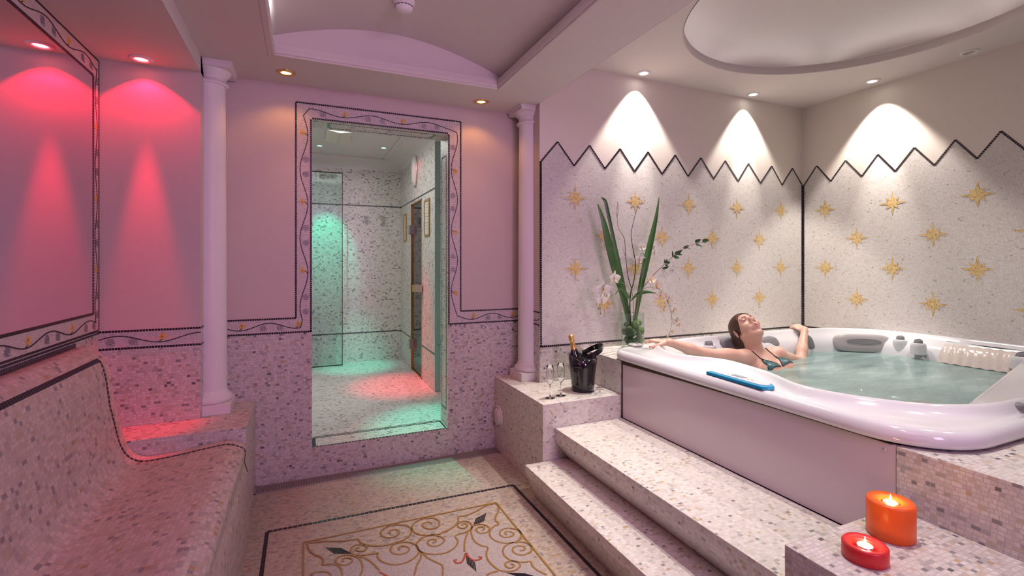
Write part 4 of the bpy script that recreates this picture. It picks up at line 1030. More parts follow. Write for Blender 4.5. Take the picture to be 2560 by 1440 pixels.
# ================================================================= the bather (one continuous body surface)
def seg(lo, hi, st): 
    n = max(1, int(round((hi - lo) / st))); return list(np.linspace(lo, hi, n, endpoint=False))
def axis(parts): 
    out = []
    for lo, hi, st in parts: out += seg(lo, hi, st)
    return np.array(out + [parts[-1][1]], dtype=np.float32)
class Field:
    def __init__(s, xs, ys, zs):
        s.xs, s.ys, s.zs = xs, ys, zs; s.F = np.full((len(xs), len(ys), len(zs)), 0.5, dtype=np.float32)
    def sub(s, lo, hi):
        r = []
        for a, l, h in zip((s.xs, s.ys, s.zs), lo, hi):
            i0 = int(np.searchsorted(a, l)); i1 = int(np.searchsorted(a, h)); r.append((i0, i1))
        if any(b <= a for a, b in r): return None
        sl = tuple(slice(a, b) for a, b in r)
        return sl, s.xs[sl[0]][:, None, None], s.ys[sl[1]][None, :, None], s.zs[sl[2]][None, None, :]
    def apply(s, dist, lo, hi, k, op='add'):
        q = s.sub(lo, hi)
        if q is None: return
        sl, X, Y, Z = q; d = dist(X, Y, Z).astype(np.float32); f = s.F[sl]
        if op == 'add':
            h = np.clip(.5 + .5 * (f - d) / k, 0, 1); s.F[sl] = f * (1 - h) + d * h - k * h * (1 - h)
        else:
            h = np.clip(.5 - .5 * (f + d) / k, 0, 1); s.F[sl] = f * (1 - h) - d * h + k * h * (1 - h)
    def cone(s, a, b, ra, rb, k=.012, op='add'):
        a, b = np.array(a, float), np.array(b, float); ba = b - a; L2 = max(1e-9, ba.dot(ba)); m = max(ra, rb) + 3 * k + .01
        lo = np.minimum(a, b) - m; hi = np.maximum(a, b) + m
        def d(X, Y, Z):
            t = np.clip(((X - a[0]) * ba[0] + (Y - a[1]) * ba[1] + (Z - a[2]) * ba[2]) / L2, 0, 1)
            return np.sqrt((X - a[0] - t * ba[0]) ** 2 + (Y - a[1] - t * ba[1]) ** 2 + (Z - a[2] - t * ba[2]) ** 2) - (ra + (rb - ra) * t)
        s.apply(d, lo, hi, k, op)
    def ell(s, c, R, r, k=.012, op='add'):
        """R: rows are the ellipsoid's unit axes in world space"""
        c = np.array(c, float); R = np.array(R, float); r = np.array(r, float); m = r.max() + 3 * k + .01
        def d(X, Y, Z):
            x, y, z = X - c[0], Y - c[1], Z - c[2]
            p = [(R[i, 0] * x + R[i, 1] * y + R[i, 2] * z) / r[i] for i in range(3)]
            q = [p[i] / r[i] for i in range(3)]
            k0 = np.sqrt(p[0] ** 2 + p[1] ** 2 + p[2] ** 2) + 1e-6; k1 = np.sqrt(q[0] ** 2 + q[1] ** 2 + q[2] ** 2) + 1e-6
            return k0 * (k0 - 1) / k1
        s.apply(d, c - m, c + m, k, op)
    def mesh(s):
        F = s.F; ins = F < 0; nx, ny, nz = F.shape
        cnt = np.zeros((nx - 1, ny - 1, nz - 1), dtype=np.int8)
        for dx in (0, 1):
            for dy in (0, 1):
                for dz in (0, 1): cnt += ins[dx:nx - 1 + dx, dy:ny - 1 + dy, dz:nz - 1 + dz]
        act = np.argwhere((cnt > 0) & (cnt < 8)); idx = -np.ones(cnt.shape, dtype=np.int64); idx[tuple(act.T)] = np.arange(len(act))
        i, j, k = act.T; acc = np.zeros((len(act), 3)); w = np.zeros(len(act))
        co = [(a, b, c) for a in (0, 1) for b in (0, 1) for c in (0, 1)]
        for p in co:
            for ax in range(3):
                if p[ax] == 1: continue
                q = list(p); q[ax] = 1
                f0 = F[i + p[0], j + p[1], k + p[2]]; f1 = F[i + q[0], j + q[1], k + q[2]]
                m = (f0 < 0) != (f1 < 0); t = np.where(m, f0 / np.where(m, f0 - f1, 1), 0)
                P = np.stack([s.xs[i + p[0]], s.ys[j + p[1]], s.zs[k + p[2]]], 1).astype(float); Q = np.stack([s.xs[i + q[0]], s.ys[j + q[1]], s.zs[k + q[2]]], 1)
                acc += np.where(m[:, None], P + (Q - P) * t[:, None], 0); w += m
        V = acc / w[:, None]; faces = []
        for ax in range(3):
            sl0 = [slice(None)] * 3; sl1 = [slice(None)] * 3; sl0[ax] = slice(0, -1); sl1[ax] = slice(1, None)
            a, b = ins[tuple(sl0)], ins[tuple(sl1)]; E_ = np.argwhere(a != b)
            o1, o2 = [x for x in range(3) if x != ax]
            E_ = E_[(E_[:, o1] > 0) & (E_[:, o2] > 0) & (E_[:, o1] < F.shape[o1] - 1) & (E_[:, o2] < F.shape[o2] - 1)]
            inside = ins[tuple(E_.T)]
            def cell(d1, d2): e = E_.copy(); e[:, o1] -= d1; e[:, o2] -= d2; return idx[tuple(e.T)]
            q = np.stack([cell(1, 1), cell(0, 1), cell(0, 0), cell(1, 0)], 1)
            flip = inside if ax != 1 else ~inside
            q[~flip] = q[~flip][:, ::-1]; faces.append(q)
        return V, np.concatenate(faces)
def nrm(v): v = np.array(v, float); return v / np.linalg.norm(v)

# head frame (left, forward, up)
HC = np.array([2.676, 2.284, .868]); HL = nrm((.96, -.20, .193)); HU0 = np.array((.087, .878, .47)); HU = nrm(HU0 - HL * HU0.dot(HL)); HF = np.cross(HL, HU); HF = HF if HF[2] > 0 else -HF
_t = math.radians(9); HU, HF = HU * math.cos(_t) + HF * math.sin(_t), HF * math.cos(_t) - HU * math.sin(_t)
def hp(x, y, z): return HC + HL * x + HF * y + HU * z
HR = np.array([HL, HF, HU])
neck0 = np.array([2.705, 2.222, .716])
SHR, SHL = np.array([2.57, 2.21, .712]), np.array([2.89, 2.235, .703])
xs = axis([(1.90, 2.12, .0026), (2.12, 2.56, .007), (2.56, 2.82, .0023), (2.82, 3.22, .007), (3.22, 3.46, .003), (3.46, 3.5, .01)])
ys = axis([(.95, 2.12, .012), (2.12, 2.52, .0025), (2.52, 2.55, .01)])
zs = axis([(.22, .66, .011), (.66, .74, .005), (.74, .95, .0023), (.95, 1.0, .01)])
B_ = Field(xs, ys, zs)
# torso
DT = nrm((.14, -.80, -.58)); LT = nrm(np.array([1, 0, 0]) - DT * DT[0]); FT = np.cross(LT, -DT); TR = np.array([LT, FT, -DT])
def tp(x, y, z): return neck0 + LT * x + FT * y - DT * z     # z up along the spine, y to the front
B_.ell(tp(0, -.035, -.13), TR, (.135, .085, .16), .03)
B_.ell(tp(0, -.03, -.045), TR, (.150, .055, .06), .03)
B_.ell(tp(0, -.03, -.30), TR, (.115, .080, .12), .04)
B_.ell(tp(0, -.03, -.46), TR, (.155, .10, .12), .04)
B_.cone(SHR, tp(-.02, -.03, -.01), .045, .05, .03); B_.cone(SHL, tp(.02, -.03, -.01), .045, .05, .03)
B_.cone(tp(-.14, .0, .018), tp(-.02, .022, .006), .012, .011, .02); B_.cone(tp(.14, .0, .018), tp(.02, .022, .006), .012, .011, .02)
for sx in (-1, 1): B_.ell(tp(sx * .072, .026, -.145), TR, (.052, .042, .054), .03)
# legs under water
hipR, hipL = tp(-.085, -.02, -.50), tp(.085, -.02, -.50)
kR, kL = np.array([2.98, 1.48, .52]), np.array([3.14, 1.52, .50]); fR, fL = np.array([3.10, 1.08, .36]), np.array([3.26, 1.10, .36])
for h_, k_, f_ in ((hipR, kR, fR), (hipL, kL, fL)):
    B_.cone(h_, k_, .085, .052, .03); B_.cone(k_, k_ * .7 + f_ * .3, .050, .052, .02); B_.cone(k_ * .7 + f_ * .3, f_, .052, .032, .02); B_.cone(f_, f_ + np.array([.02, -.10, .05]), .030, .02, .02)
# neck
B_.cone(tp(0, -.03, .0), hp(0, -.022, -.045), .054, .051, .03)
B_.cone(tp(-.015, .012, .005), hp(-.050, -.015, -.03), .014, .014, .025); B_.cone(tp(.015, .012, .005), hp(.050, -.015, -.03), .014, .014, .025)
B_.cone(hp(0, .035, -.085), tp(0, .0, .03), .030, .030, .03)
# skull and face
B_.ell(hp(0, -.018, .040), HR, (.073, .090, .080), .02)
B_.ell(hp(0, .030, .035), HR, (.064, .062, .062), .02)
B_.ell(hp(0, .038, -.030), HR, (.054, .052, .066), .02)
B_.cone(hp(-.045, .010, -.045), hp(-.014, .072, -.090), .016, .014, .02); B_.cone(hp(.045, .010, -.045), hp(.014, .072, -.090), .016, .014, .02)
B_.ell(hp(0, .078, -.088), HR, (.019, .015, .015), .014)
for sx in (-1, 1):
    B_.ell(hp(sx * .037, .066, -.012), HR, (.024, .022, .022), .018)
    B_.ell(hp(sx * .032, .100, .026), HR, (.017, .013, .011), .010, 'sub')
    B_.ell(hp(sx * .032, .0775, .024), HR, (.0145, .0130, .0125), .004)
    B_.cone(hp(sx * .014, .091, .041), hp(sx * .046, .079, .042), .008, .006, .010)
    # ears
    e = nrm(-HF * .4 + HL * sx)
    B_.ell(hp(sx * .078, -.012, .002), np.array([e, np.cross(e, HU), HU]), (.006, .018, .029), .008)
    B_.ell(hp(sx * .083, -.006, .006), np.array([e, np.cross(e, HU), HU]), (.006, .008, .014), .004, 'sub')
B_.cone(hp(0, .090, .030), hp(0, .112, -.006), .0075, .0095, .010); B_.ell(hp(0, .1165, -.009), HR, (.0095, .0085, .0085), .006)
for sx in (-1, 1):
    B_.ell(hp(sx * .0120, .104, -.014), HR, (.0072, .0085, .0068), .006)
    B_.ell(hp(sx * .0065, .1120, -.0205), HR, (.0032, .0045, .0035), .002, 'sub')
B_.ell(hp(0, .082, -.045), HR, (.028, .020, .022), .012)
B_.cone(hp(-.020, .092, -.0440), hp(0, .1030, -.0385), .0034, .0048, .004); B_.cone(hp(.020, .092, -.0440), hp(0, .1030, -.0385), .0034, .0048, .004)
B_.cone(hp(-.017, .090, -.0530), hp(0, .0985, -.0565), .0038, .0056, .004); B_.cone(hp(.017, .090, -.0530), hp(0, .0985, -.0565), .0038, .0056, .004)
B_.ell(hp(0, .104, -.0475), HR, (.0165, .012, .0036), .002, 'sub')
# right arm lying on the rim
elR = np.array([2.285, 2.275, .748]); wrR = np.array([2.035, 2.290, .832])
B_.ell(SHR + np.array([-.01, 0, .002]), np.eye(3), (.055, .050, .050), .03)
B_.cone(SHR, elR, .044, .034, .02); B_.ell(SHR * .55 + elR * .45, np.array([nrm(elR - SHR), [0, 0, 1], np.cross(nrm(elR - SHR), [0, 0, 1])]), (.09, .043, .040), .03)
B_.cone(elR, elR * .55 + wrR * .45, .036, .034, .02); B_.cone(elR * .6 + wrR * .4, wrR, .034, .0215, .02)
# left arm: elbow in the water, forearm up to the rim
elL = np.array([3.165, 2.262, .625]); wrL = np.array([3.365, 2.375, .815])
B_.ell(SHL + np.array([.01, 0, 0]), np.eye(3), (.052, .050, .048), .03)
B_.cone(SHL, elL, .043, .035, .02)
B_.cone(elL, elL * .6 + wrL * .4, .035, .034, .02); B_.cone(elL * .65 + wrL * .35, wrL, .033, .022, .02)
def hand(w, fw, upv, side, curl, length=1.0):
    """w wrist, fw direction to the fingers, upv back of the hand, side = +1 thumb on fw x up"""
    fw = nrm(fw); upv = nrm(np.array(upv) - fw * np.dot(upv, fw)); sd = np.cross(fw, upv) * side; R = np.array([fw, sd, upv]); tips = []
    B_.cone(w, w + fw * .03, .0215, .020, .012)
    B_.ell(w + fw * .048 + upv * .001, R, (.044, .036, .0125), .010)
    for q, (o, l, sp) in enumerate(((.027, .072, .14), (.009, .080, .04), (-.009, .075, -.06), (-.026, .060, -.18))):
        d = nrm(fw + sd * sp); p = w + fw * (.082 - .004 * abs(q - 1)) + sd * o; ang = curl[0]; l *= length
        for j, (fr, r0, r1) in enumerate(((.45, .0088, .0080), (.32, .0080, .0072), (.25, .0072, .0058))):
            dd = d * math.cos(ang) - upv * math.sin(ang); e = p + dd * l * fr
            B_.cone(p, e, r0, r1, .003 if j else .008); p = e; ang += curl[1]
        tips.append((p, dd, upv * math.cos(ang - curl[1]) + d * math.sin(ang - curl[1])))
    p = w + fw * .022 + sd * .022 - upv * .006; d = nrm(fw * .62 + sd * .78 - upv * .25)
    e = p + d * .038; B_.cone(p, e, .0135, .0110, .010); d2 = nrm(fw * .85 + sd * .45 - upv * .30); e2 = e + d2 * .030; B_.cone(e, e2, .0102, .0092, .004); e3 = e2 + nrm(fw * .95 + sd * .2 - upv * .2) * .024; B_.cone(e2, e3, .0092, .0070, .003)
    tips.append((e3, d2, nrm(upv + sd * .5))); return tips
tipsR = hand(wrR, (-.32, .93, -.02), (-.05, .1, 1), -1, (-.12, .45))
tipsL = hand(wrL, (.18, .80, .30), (-.25, -.25, .9), 1, (.45, .75), .9)
V, Q = B_.mesh()
person = thing('person', (2.75, 1.9, .3), 'woman in a teal bikini lying back in the tub, arms spread along the rim', 'person')
def skinmat():
    m, nt, b = newmat('skin'); N = nt.nodes.new; Lk = nt.links.new
    tc = N('ShaderNodeTexCoord'); n = N('ShaderNodeTexNoise'); n.inputs['Scale'].default_value = 9; n.inputs['Detail'].default_value = 3; Lk(tc.outputs['Object'], n.inputs['Vector'])
    mx = N('ShaderNodeMix'); mx.data_type = 'RGBA'; mx.inputs[6].default_value = (.66, .37, .28, 1); mx.inputs[7].default_value = (.78, .50, .39, 1); Lk(n.outputs['Fac'], mx.inputs[0]); Lk(mx.outputs[2], b.inputs['Base Color'])
    b.inputs['Roughness'].default_value = .42; b.inputs['Subsurface Weight'].default_value = .12; b.inputs['Subsurface Radius'].default_value = (1, .35, .2); b.inputs['Subsurface Scale'].default_value = .01; return m
M['skin'] = skinmat(); M['lip'] = plain('lip', (.50, .19, .17), .3); M['teeth'] = plain('teeth', (.75, .70, .66), .25); M['rosy'] = plain('rosy_skin', (.72, .34, .27), .42)
M['hair'] = plain('wet_brown_hair', (.070, .030, .018), .42, noise=.6, nscale=1.0, bump=1.0)
for n_ in list(M['hair'].node_tree.nodes):
    if n_.type == 'TEX_NOISE':
        mp_ = M['hair'].node_tree.nodes.new('ShaderNodeMapping'); mp_.inputs['Scale'].default_value = (330, 40, 60)
        M['hair'].node_tree.links.new(n_.inputs['Vector'].links[0].from_socket, mp_.inputs[0]); M['hair'].node_tree.links.new(mp_.outputs[0], n_.inputs['Vector']); M['nail'] = plain('dark_nail_polish', (.045, .008, .02), .15, coat=.5); M['brow'] = plain('eyebrow', (.16, .08, .05), .7)
me = bpy.data.meshes.new('body'); off = np.array(person.location)
me.vertices.add(len(V)); me.vertices.foreach_set('co', (V - off).ravel().astype(np.float32))
me.loops.add(len(Q) * 4); me.loops.foreach_set('vertex_index', Q.ravel().astype(np.int32))
me.polygons.add(len(Q)); me.polygons.foreach_set('loop_start', np.arange(0, len(Q) * 4, 4, dtype=np.int32)); me.polygons.foreach_set('loop_total', np.full(len(Q), 4, dtype=np.int32))
me.update(); me.validate()
for m in ('skin', 'lip', 'teeth'): me.materials.append(M[m])
cen = V[Q].mean(1); rel = cen - HC; hx_, hy_, hz_ = rel @ HL, rel @ HF, rel @ HU
mi = np.zeros(len(Q), dtype=np.int32)
lw = .0228 - .0 * hx_
up_ = (hz_ > -.0475) & (hz_ < -.0355 - .0042 * (np.abs(hx_) / .02) ** 1.3) & (np.abs(hx_) < .0225) & (hy_ > .088)
lo_ = (hz_ <= -.0475) & (hz_ > -.0622 + .009 * (np.abs(hx_) / .02) ** 1.5) & (np.abs(hx_) < .0205) & (hy_ > .086)
mi[up_ | lo_] = 1
mo = (((hx_ / .0145) ** 2 + ((hz_ + .0475) / .0034) ** 2) < 1) & (hy_ > .07); mi[mo] = 2
me.polygons.foreach_set('material_index', mi); me.polygons.foreach_set('use_smooth', np.ones(len(Q), dtype=bool))
me.update(); me.uv_layers.new(name='UVMap')
body = bpy.data.objects.new('body', me); col.objects.link(body); body.parent = person
md = body.modifiers.new('smooth', 'SMOOTH'); md.factor = .4; md.iterations = 1
# hair: a shell swept back from the forehead with a damp tail behind the neck
H_ = Field(axis([(2.52, 2.86, .0035)]), axis([(2.10, 2.46, .0035)]), axis([(.70, 1.0, .0035)]))
H_.ell(hp(0, -.020, .046), HR, (.081, .094, .087), .02); H_.ell(hp(0, .024, .048), HR, (.070, .064, .067), .02)
H_.ell(hp(-.02, -.085, .0), HR, (.050, .045, .060), .03)
H_.cone(hp(-.02, -.075, -.03), hp(-.02, -.072, -.105), .042, .020, .03)
H_.cone(hp(-.048, -.035, .0), hp(-.045, -.045, -.045), .024, .016, .02); H_.cone(hp(.05, -.03, .0), hp(.055, -.035, -.04), .024, .018, .02)
H_.ell(hp(0, .092, .010), HR, (.066, .068, .080), .008, 'sub'); H_.ell(hp(0, .05, -.05), HR, (.090, .050, .055), .008, 'sub')
for sx in (-1, 1): H_.ell(hp(sx * .088, .0, .0), HR, (.016, .024, .032), .006, 'sub')
HV, HQ = H_.mesh(); mb = MB(); mb.add(HV.tolist(), HQ.tolist(), 0, smooth=True); hair = mk('hair', mb, M['hair'], person)
md = hair.modifiers.new('smooth', 'SMOOTH'); md.factor = .5; md.iterations = 3
def T_(p): return Vector([float(x) for x in p])
for sx in (-1, 1):
    mb = MB(); pts = [hp(sx * x, y, z) for x, y, z in ((.014, .0985, .0385), (.024, .0955, .0430), (.036, .0895, .0445), (.047, .080, .041))]
    mb.tube(catmull([T_(p) for p in pts], 4), [.0018] * 13, 6); mk('eyebrow', mb, M['brow'], person)
    mb = MB(); pts = [hp(sx * (.032 + .0145 * math.cos(a)), .0775 + .0135 * math.sqrt(max(0, 1 - (.95 * math.cos(a)) ** 2)), .0205 + .0045 * (1 - math.sin(a)) - .001) for a in np.linspace(.1, PI - .1, 9)]
    mb.tube([T_(p) for p in pts], .0014, 6); mk('eyelashes', mb, M['hair'], person)
for tips in (tipsR, tipsL):
    for p, d, u in tips:
        d = nrm(d); u = nrm(u - d * np.dot(u, d)); mb = MB()
        sd = np.cross(d, u); mb.obox(T_(p - d * .001 + u * .0058), T_(d * .0055), T_(sd * .0042), T_(u * .0009)); mk('fingernail', mb, M['nail'], person, bevel=.001)
# bikini: cloth lifted off the body surface
me.calc_loop_triangles() if False else None
vn_ = np.zeros_like(V)
pn = np.cross(V[Q[:, 2]] - V[Q[:, 0]], V[Q[:, 3]] - V[Q[:, 1]])
for c in range(4): np.add.at(vn_, Q[:, c], pn)
vn_ /= (np.linalg.norm(vn_, axis=1)[:, None] + 1e-12)
if ((V - V.mean(0)) * vn_).sum() < 0: vn_ = -vn_
rt = cen - neck0; cx_, cy_, cz_ = rt @ LT, rt @ FT, -(rt @ DT)
M['teal'] = plain('teal_bikini_cloth', (.01, .10, .12), .35, noise=.6, nscale=90); M['blackcloth'] = plain('black_cord', (.01, .007, .012), .5)
def tri(px, pz, a, b, c):
    s = lambda p, q: (px - q[0]) * (p[1] - q[1]) - (p[0] - q[0]) * (pz - q[1])
    d1, d2, d3 = s(a, b), s(b, c), s(c, a); return ((d1 < 0) & (d2 < 0) & (d3 < 0)) | ((d1 > 0) & (d2 > 0) & (d3 > 0))
def surf(x, z):   # point of the chest front at (x, z) in the torso frame
    m = np.argmin((( (V - neck0) @ LT - x) ** 2 + (-(V - neck0) @ DT - z) ** 2) - 1e-2 * ((V - neck0) @ FT) + 9 * (np.linalg.norm(V - HC, axis=1) < .135)); return V[m] + vn_[m] * .003
for sx in (-1, 1):
    a, b, c = (sx * .066, -.056), (sx * .008, -.150), (sx * .128, -.150)
    sel = tri(cx_, cz_, a, b, c) & (cy_ > -.02)
    fs = Q[sel]; uq, inv = np.unique(fs, return_inverse=True); mb = MB(); mb.add((V[uq] + vn_[uq] * .0035).tolist(), inv.reshape(fs.shape).tolist(), 0, smooth=True)
    if len(fs): mk('bikini_cup', mb, M['teal'], person)
    def along(p, q, n=12):
        return [surf(p[0] + (q[0] - p[0]) * i / n, p[1] + (q[1] - p[1]) * i / n) for i in range(n + 1)]
    mb = MB()
    for p, q in ((a, b), (a, c), (b, c)): mb.tube([T_(x) for x in along(p, q)], .0028, 6)
    mb.tube([T_(x) for x in along((sx * .078, .020), a, 16)], .0028, 6); mk('bikini_strap', mb, M['blackcloth'], person)
# ================================================================= champagne bucket, bottle, flutes
p = atZ(1457, 976, .507); bk = Vector((p.x, p.y, .507))
t = thing('ice_bucket', bk, 'glossy black ice bucket with a loop handle on the mosaic ledge', 'ice bucket')
mb = MB(); R0, R1, Hb = .070, .092, .222
prof = [(.0005, 0), (R0 - .004, 0), (R0, .006), (R0 + .004, .05), (R0 + .008, .10), (R0 + .014, .15), (R1, Hb), (R1 - .004, Hb + .002), (R0 + .010, .15), (R0, .03), (.0005, .02)]
hd = math.atan2(-.35, .94)   # direction in which the handle stands out
n = 64; V = []; F = []; k = len(prof)
for i in range(n):
    a = 2 * PI * i / n; c = math.cos(a - hd)
    for j, (r, z) in enumerate(prof):
        if z >= Hb: z = Hb + .012 * max(0, -c) - .010 * max(0, c)
        V.append((r * math.cos(a), r * math.sin(a), z))
for i in range(n):
    j = (i + 1) % n
    for q in range(k - 1): F.append((i * k + q, j * k + q, j * k + q + 1, i * k + q + 1))
mb.add(V, F, 0, smooth=True); mk('pail', mb, M['blackplastic'], t, world=False)
mb = MB(); pts = []; hv = Vector((math.cos(hd), math.sin(hd), 0)); sv = Vector((-hv.y, hv.x, 0))
for i in range(41):
    a = PI * 1.32 * (i / 40 - .5); q = hv * (.048 + .078 * math.cos(a)) + sv * (.078 * math.sin(a)); 
    z = Hb + .004 + .052 * max(0, math.cos(a) + .35) / 1.35; pts.append(q + Vector((0, 0, z)))
V = []
for i, q in enumerate(pts):
    o = (q - hv * .02); o.z = 0; o.normalize(); hh = .015 + .004 * math.sin(PI * i / 40)
    for du, dz in ((.003, hh), (-.003, hh), (-.003, -hh), (.003, -hh)): V.append(q + o * du + Vector((0, 0, dz)))
mb.add(V, [(i * 4 + a, i * 4 + (a + 1) % 4, (i + 1) * 4 + (a + 1) % 4, (i + 1) * 4 + a) for i in range(40) for a in range(4)] + [(0, 1, 2, 3), (163, 162, 161, 160)], 0)
mk('loop_handle', mb, M['blackplastic'], t, world=False, bevel=.001)
# pale lettering band on the front of the pail: two rows of small capitals, too small to read in the photo
M['letter'] = plain('pale_print', (.26, .25, .36), .4)
tc_view = math.atan2(-bk.y, -bk.x) - .42
def rowtext(z, n, w, h, a0, strokes):
    mb = MB()
    for i in range(n):
        a = a0 + i * w * 1.35; r = R0 + .004 + (z / Hb) * .016 + .0012
        c = Vector((r * math.cos(a), r * math.sin(a), z)); tn = Vector((-math.sin(a), math.cos(a), 0)); rd = Vector((math.cos(a), math.sin(a), 0))
        for s in strokes[i % len(strokes)]:
            if s == 'l': mb.obox(c - tn * w * .030, tn * .0005, rd * .0003, Vector((0, 0, h)))
            if s == 'r': mb.obox(c + tn * w * .030, tn * .0005, rd * .0003, Vector((0, 0, h)))
            if s == 't': mb.obox(c + Vector((0, 0, h)), tn * w * .030, rd * .0003, Vector((0, 0, .0005)))
            if s == 'b': mb.obox(c - Vector((0, 0, h)), tn * w * .030, rd * .0003, Vector((0, 0, .0005)))
            if s == 'm': mb.obox(c, tn * w * .030, rd * .0003, Vector((0, 0, .0005)))
    return mb
mk('printed_lettering', rowtext(.160, 10, .036, .0019, tc_view - .12, ['ltbr', 'lbr', 'ltm', 'lbt', 'lrm', 'tl']), M['letter'], t, world=False)
bt_ = thing('champagne_bottle', bk + Vector((-.006, .008, .036)), 'dark green champagne bottle with gold foil neck leaning in the bucket', 'bottle')
bt_.rotation_euler = (math.radians(-3), math.radians(-12), 0)
mb = MB(); mb.lathe([(.0005, 0), (.036, 0), (.040, .006), (.0405, .12), (.039, .150), (.033, .185), (.024, .215), (.018, .240)], n=40); mk('glass_body', mb, M['darkglass'], bt_, world=False)
mb = MB(); mb.lathe([(.0245, .212), (.0190, .236), (.0162, .255), (.0150, .280), (.0152, .285), (.0170, .289), (.0170, .296), (.0160, .300), (.0172, .306), (.0168, .320), (.012, .326), (.0005, .327)], n=36); mk('foil_neck', mb, M['goldfoil'], bt_, world=False)
mb = MB(); mb.lathe([(.0170, .290), (.0182, .292), (.0182, .295), (.0170, .297)], n=24); mk('wire_cage_ring', mb, M['brass'], bt_, world=False)
def flute():
    t = thing('champagne_flute', (0, 0, 0), 'flute', 'glass', 'champagne flutes on the ledge')
    mb = MB(); mb.lathe([(.0005, .0022), (.020, .0016), (.030, .0006), (.0305, .0020), (.020, .0038), (.008, .0060), (.0038, .0110), (.0030, .03), (.0030, .060), (.0042, .075), (.0085, .081)], n=36)
    mk('stem', mb, M['glass'], t, world=False)
    mb = MB(); out = [(.0005, .078), (.0085, .081), (.0170, .095), (.0228, .115), (.0240, .135), (.0222, .165), (.0195, .195)]; inn = [(r - .0011 if r > .01 else max(.0005, r - .004), z + (.004 if z < .09 else 0)) for r, z in out[::-1]]
    mb.lathe(out + [(.0189, .1956)] + inn, n=40); mk('bowl', mb, M['glass'], t, world=False)
    return t
f1 = flute(); f1.location = atZ(1375, 995, .507); f1['label'] = 'empty champagne flute at the left edge of the ledge, farther from the bucket'
f2 = copy_tree(f1); f2.location = atZ(1402, 989, .507); f2['label'] = 'empty champagne flute standing between the other flute and the black bucket'

# ================================================================= vase and flowers
vb = atZ(1578, 858, .715); VX, VY = 2.108, 2.745
vb = Vector((VX, VY, .715))
t = thing('glass_vase', vb, 'clear glass cylinder vase with moss on the ledge at the tub corner', 'vase')
mb = MB(); mb.lathe([(.0005, 0), (.074, 0), (.078, .006), (.080, .25), (.077, .25), (.075, .012), (.0005, .012)], n=48); mk('glass_cylinder', mb, M['vaseglass'], t, world=False)
M['moss'] = plain('moss', (.10, .17, .045), .9, noise=.5, nscale=50, bump=1.0)
M['mossdark'] = plain('dark_moss', (.045, .085, .035), .9, noise=.5, nscale=50, bump=1.0)
rnd = random.Random(3)
for i, (x, y, z, s) in enumerate(((-.038, -.030, .055, .035), (.036, -.028, .060, .036), (.0, .035, .055, .036), (-.035, -.030, .118, .036), (.030, -.034, .125, .038), (.032, .034, .12, .034), (-.03, .034, .12, .034), (.0, -.03, .172, .030), (.045, -.010, .180, .026), (-.048, .0, .172, .022))):
    mb = MB(); mb.sphere((0, 0, 0), s * .98, 14, sc=(1.05, 1, .92)); mb.v = [tuple(Vector(v) * (1 + .09 * math.sin(60 * v[0] + 3 * i) * math.cos(55 * v[2] + i))) for v in mb.v]
    o = mk('moss_ball', mb, M['moss'] if i % 3 else M['mossdark']); o.location = vb + Vector((x, y, z)); tag(o, 'round green moss ball packed inside the glass vase', 'moss ball', 'moss balls in the vase')
M['leafgreen'] = plain('glossy_green_leaf', (.045, .13, .030), .32, noise=.35, nscale=14, coat=.2); M['leafdark'] = plain('dark_green_leaf', (.022, .070, .020), .35, noise=.3, nscale=20)
M['twig'] = plain('dark_twig', (.035, .014, .016), .6); M['reddish'] = plain('reddish_stem', (.16, .07, .06), .6); M['greenstem'] = plain('green_stem', (.14, .22, .07), .5)
def blade(name, pts, ws, label, twist=.2, Y=None):
    P = catmull([atY(u, v, y) for u, v, y in pts], 6); m = len(P); W = np.interp(np.linspace(0, len(ws) - 1, m), range(len(ws)), ws)
    mb = MB(); V = []
    for i, q in enumerate(P):
        tdir = (P[min(m - 1, i + 1)] - P[max(0, i - 1)]).normalized(); sdv = tdir.cross(Vector((0, 1, 0))).normalized(); sdv = (sdv + Vector((0, twist, 0))).normalized(); nv = sdv.cross(tdir).normalized(); w = W[i] / 2
        for a, b in ((-1, .0), (0, -.18), (1, .0)): V.append(q + sdv * a * w + nv * b * w * 1.2)
        for a, b in ((1, .0), (0, -.18), (-1, .0)): V.append(q + sdv * a * w * .98 + nv * (b * w * 1.2 + .0012))
    F = []
    for i in range(m - 1):
        for k in range(6): F.append((i * 6 + k, i * 6 + (k + 1) % 6, (i + 1) * 6 + (k + 1) % 6, (i + 1) * 6 + k))
    mb.add(V, F, 0, smooth=False); o = mk(name, mb, M['leafgreen']); return tag(o, label, 'leaf', 'sword leaves in the vase')
blade('sword_leaf', [(1572, 812, 2.74), (1556, 740, 2.73), (1536, 670, 2.72), (1522, 610, 2.72), (1509, 555, 2.72), (1494, 510, 2.73)], (.018, .034, .050, .056, .036, .006), 'broad green sword leaf leaning left, front one of the left pair')
blade('sword_leaf', [(1576, 812, 2.76), (1562, 730, 2.77), (1545, 650, 2.78), (1528, 570, 2.79), (1515, 510, 2.79), (1509, 498, 2.79), (1503, 494, 2.77)], (.015, .026, .030, .026, .026, .018, .003), 'narrow green sword leaf with a bent tip behind the left pair')
blade('sword_leaf', [(1586, 815, 2.74), (1598, 740, 2.75), (1612, 670, 2.75), (1628, 600, 2.76), (1640, 545, 2.76), (1648, 492, 2.77)], (.020, .040, .052, .046, .028, .003), 'broad green sword leaf leaning right across the star wall')
blade('short_leaf', [(1578, 752, 2.72), (1592, 738, 2.66), (1612, 730, 2.62), (1640, 733, 2.58)], (.008, .030, .024, .003), 'short curved leaf arching right above the vase rim')
blade('short_leaf', [(1577, 752, 2.72), (1566, 735, 2.68), (1552, 722, 2.66), (1537, 738, 2.64)], (.006, .024, .014, .003), 'short curved leaf arching left above the vase rim')
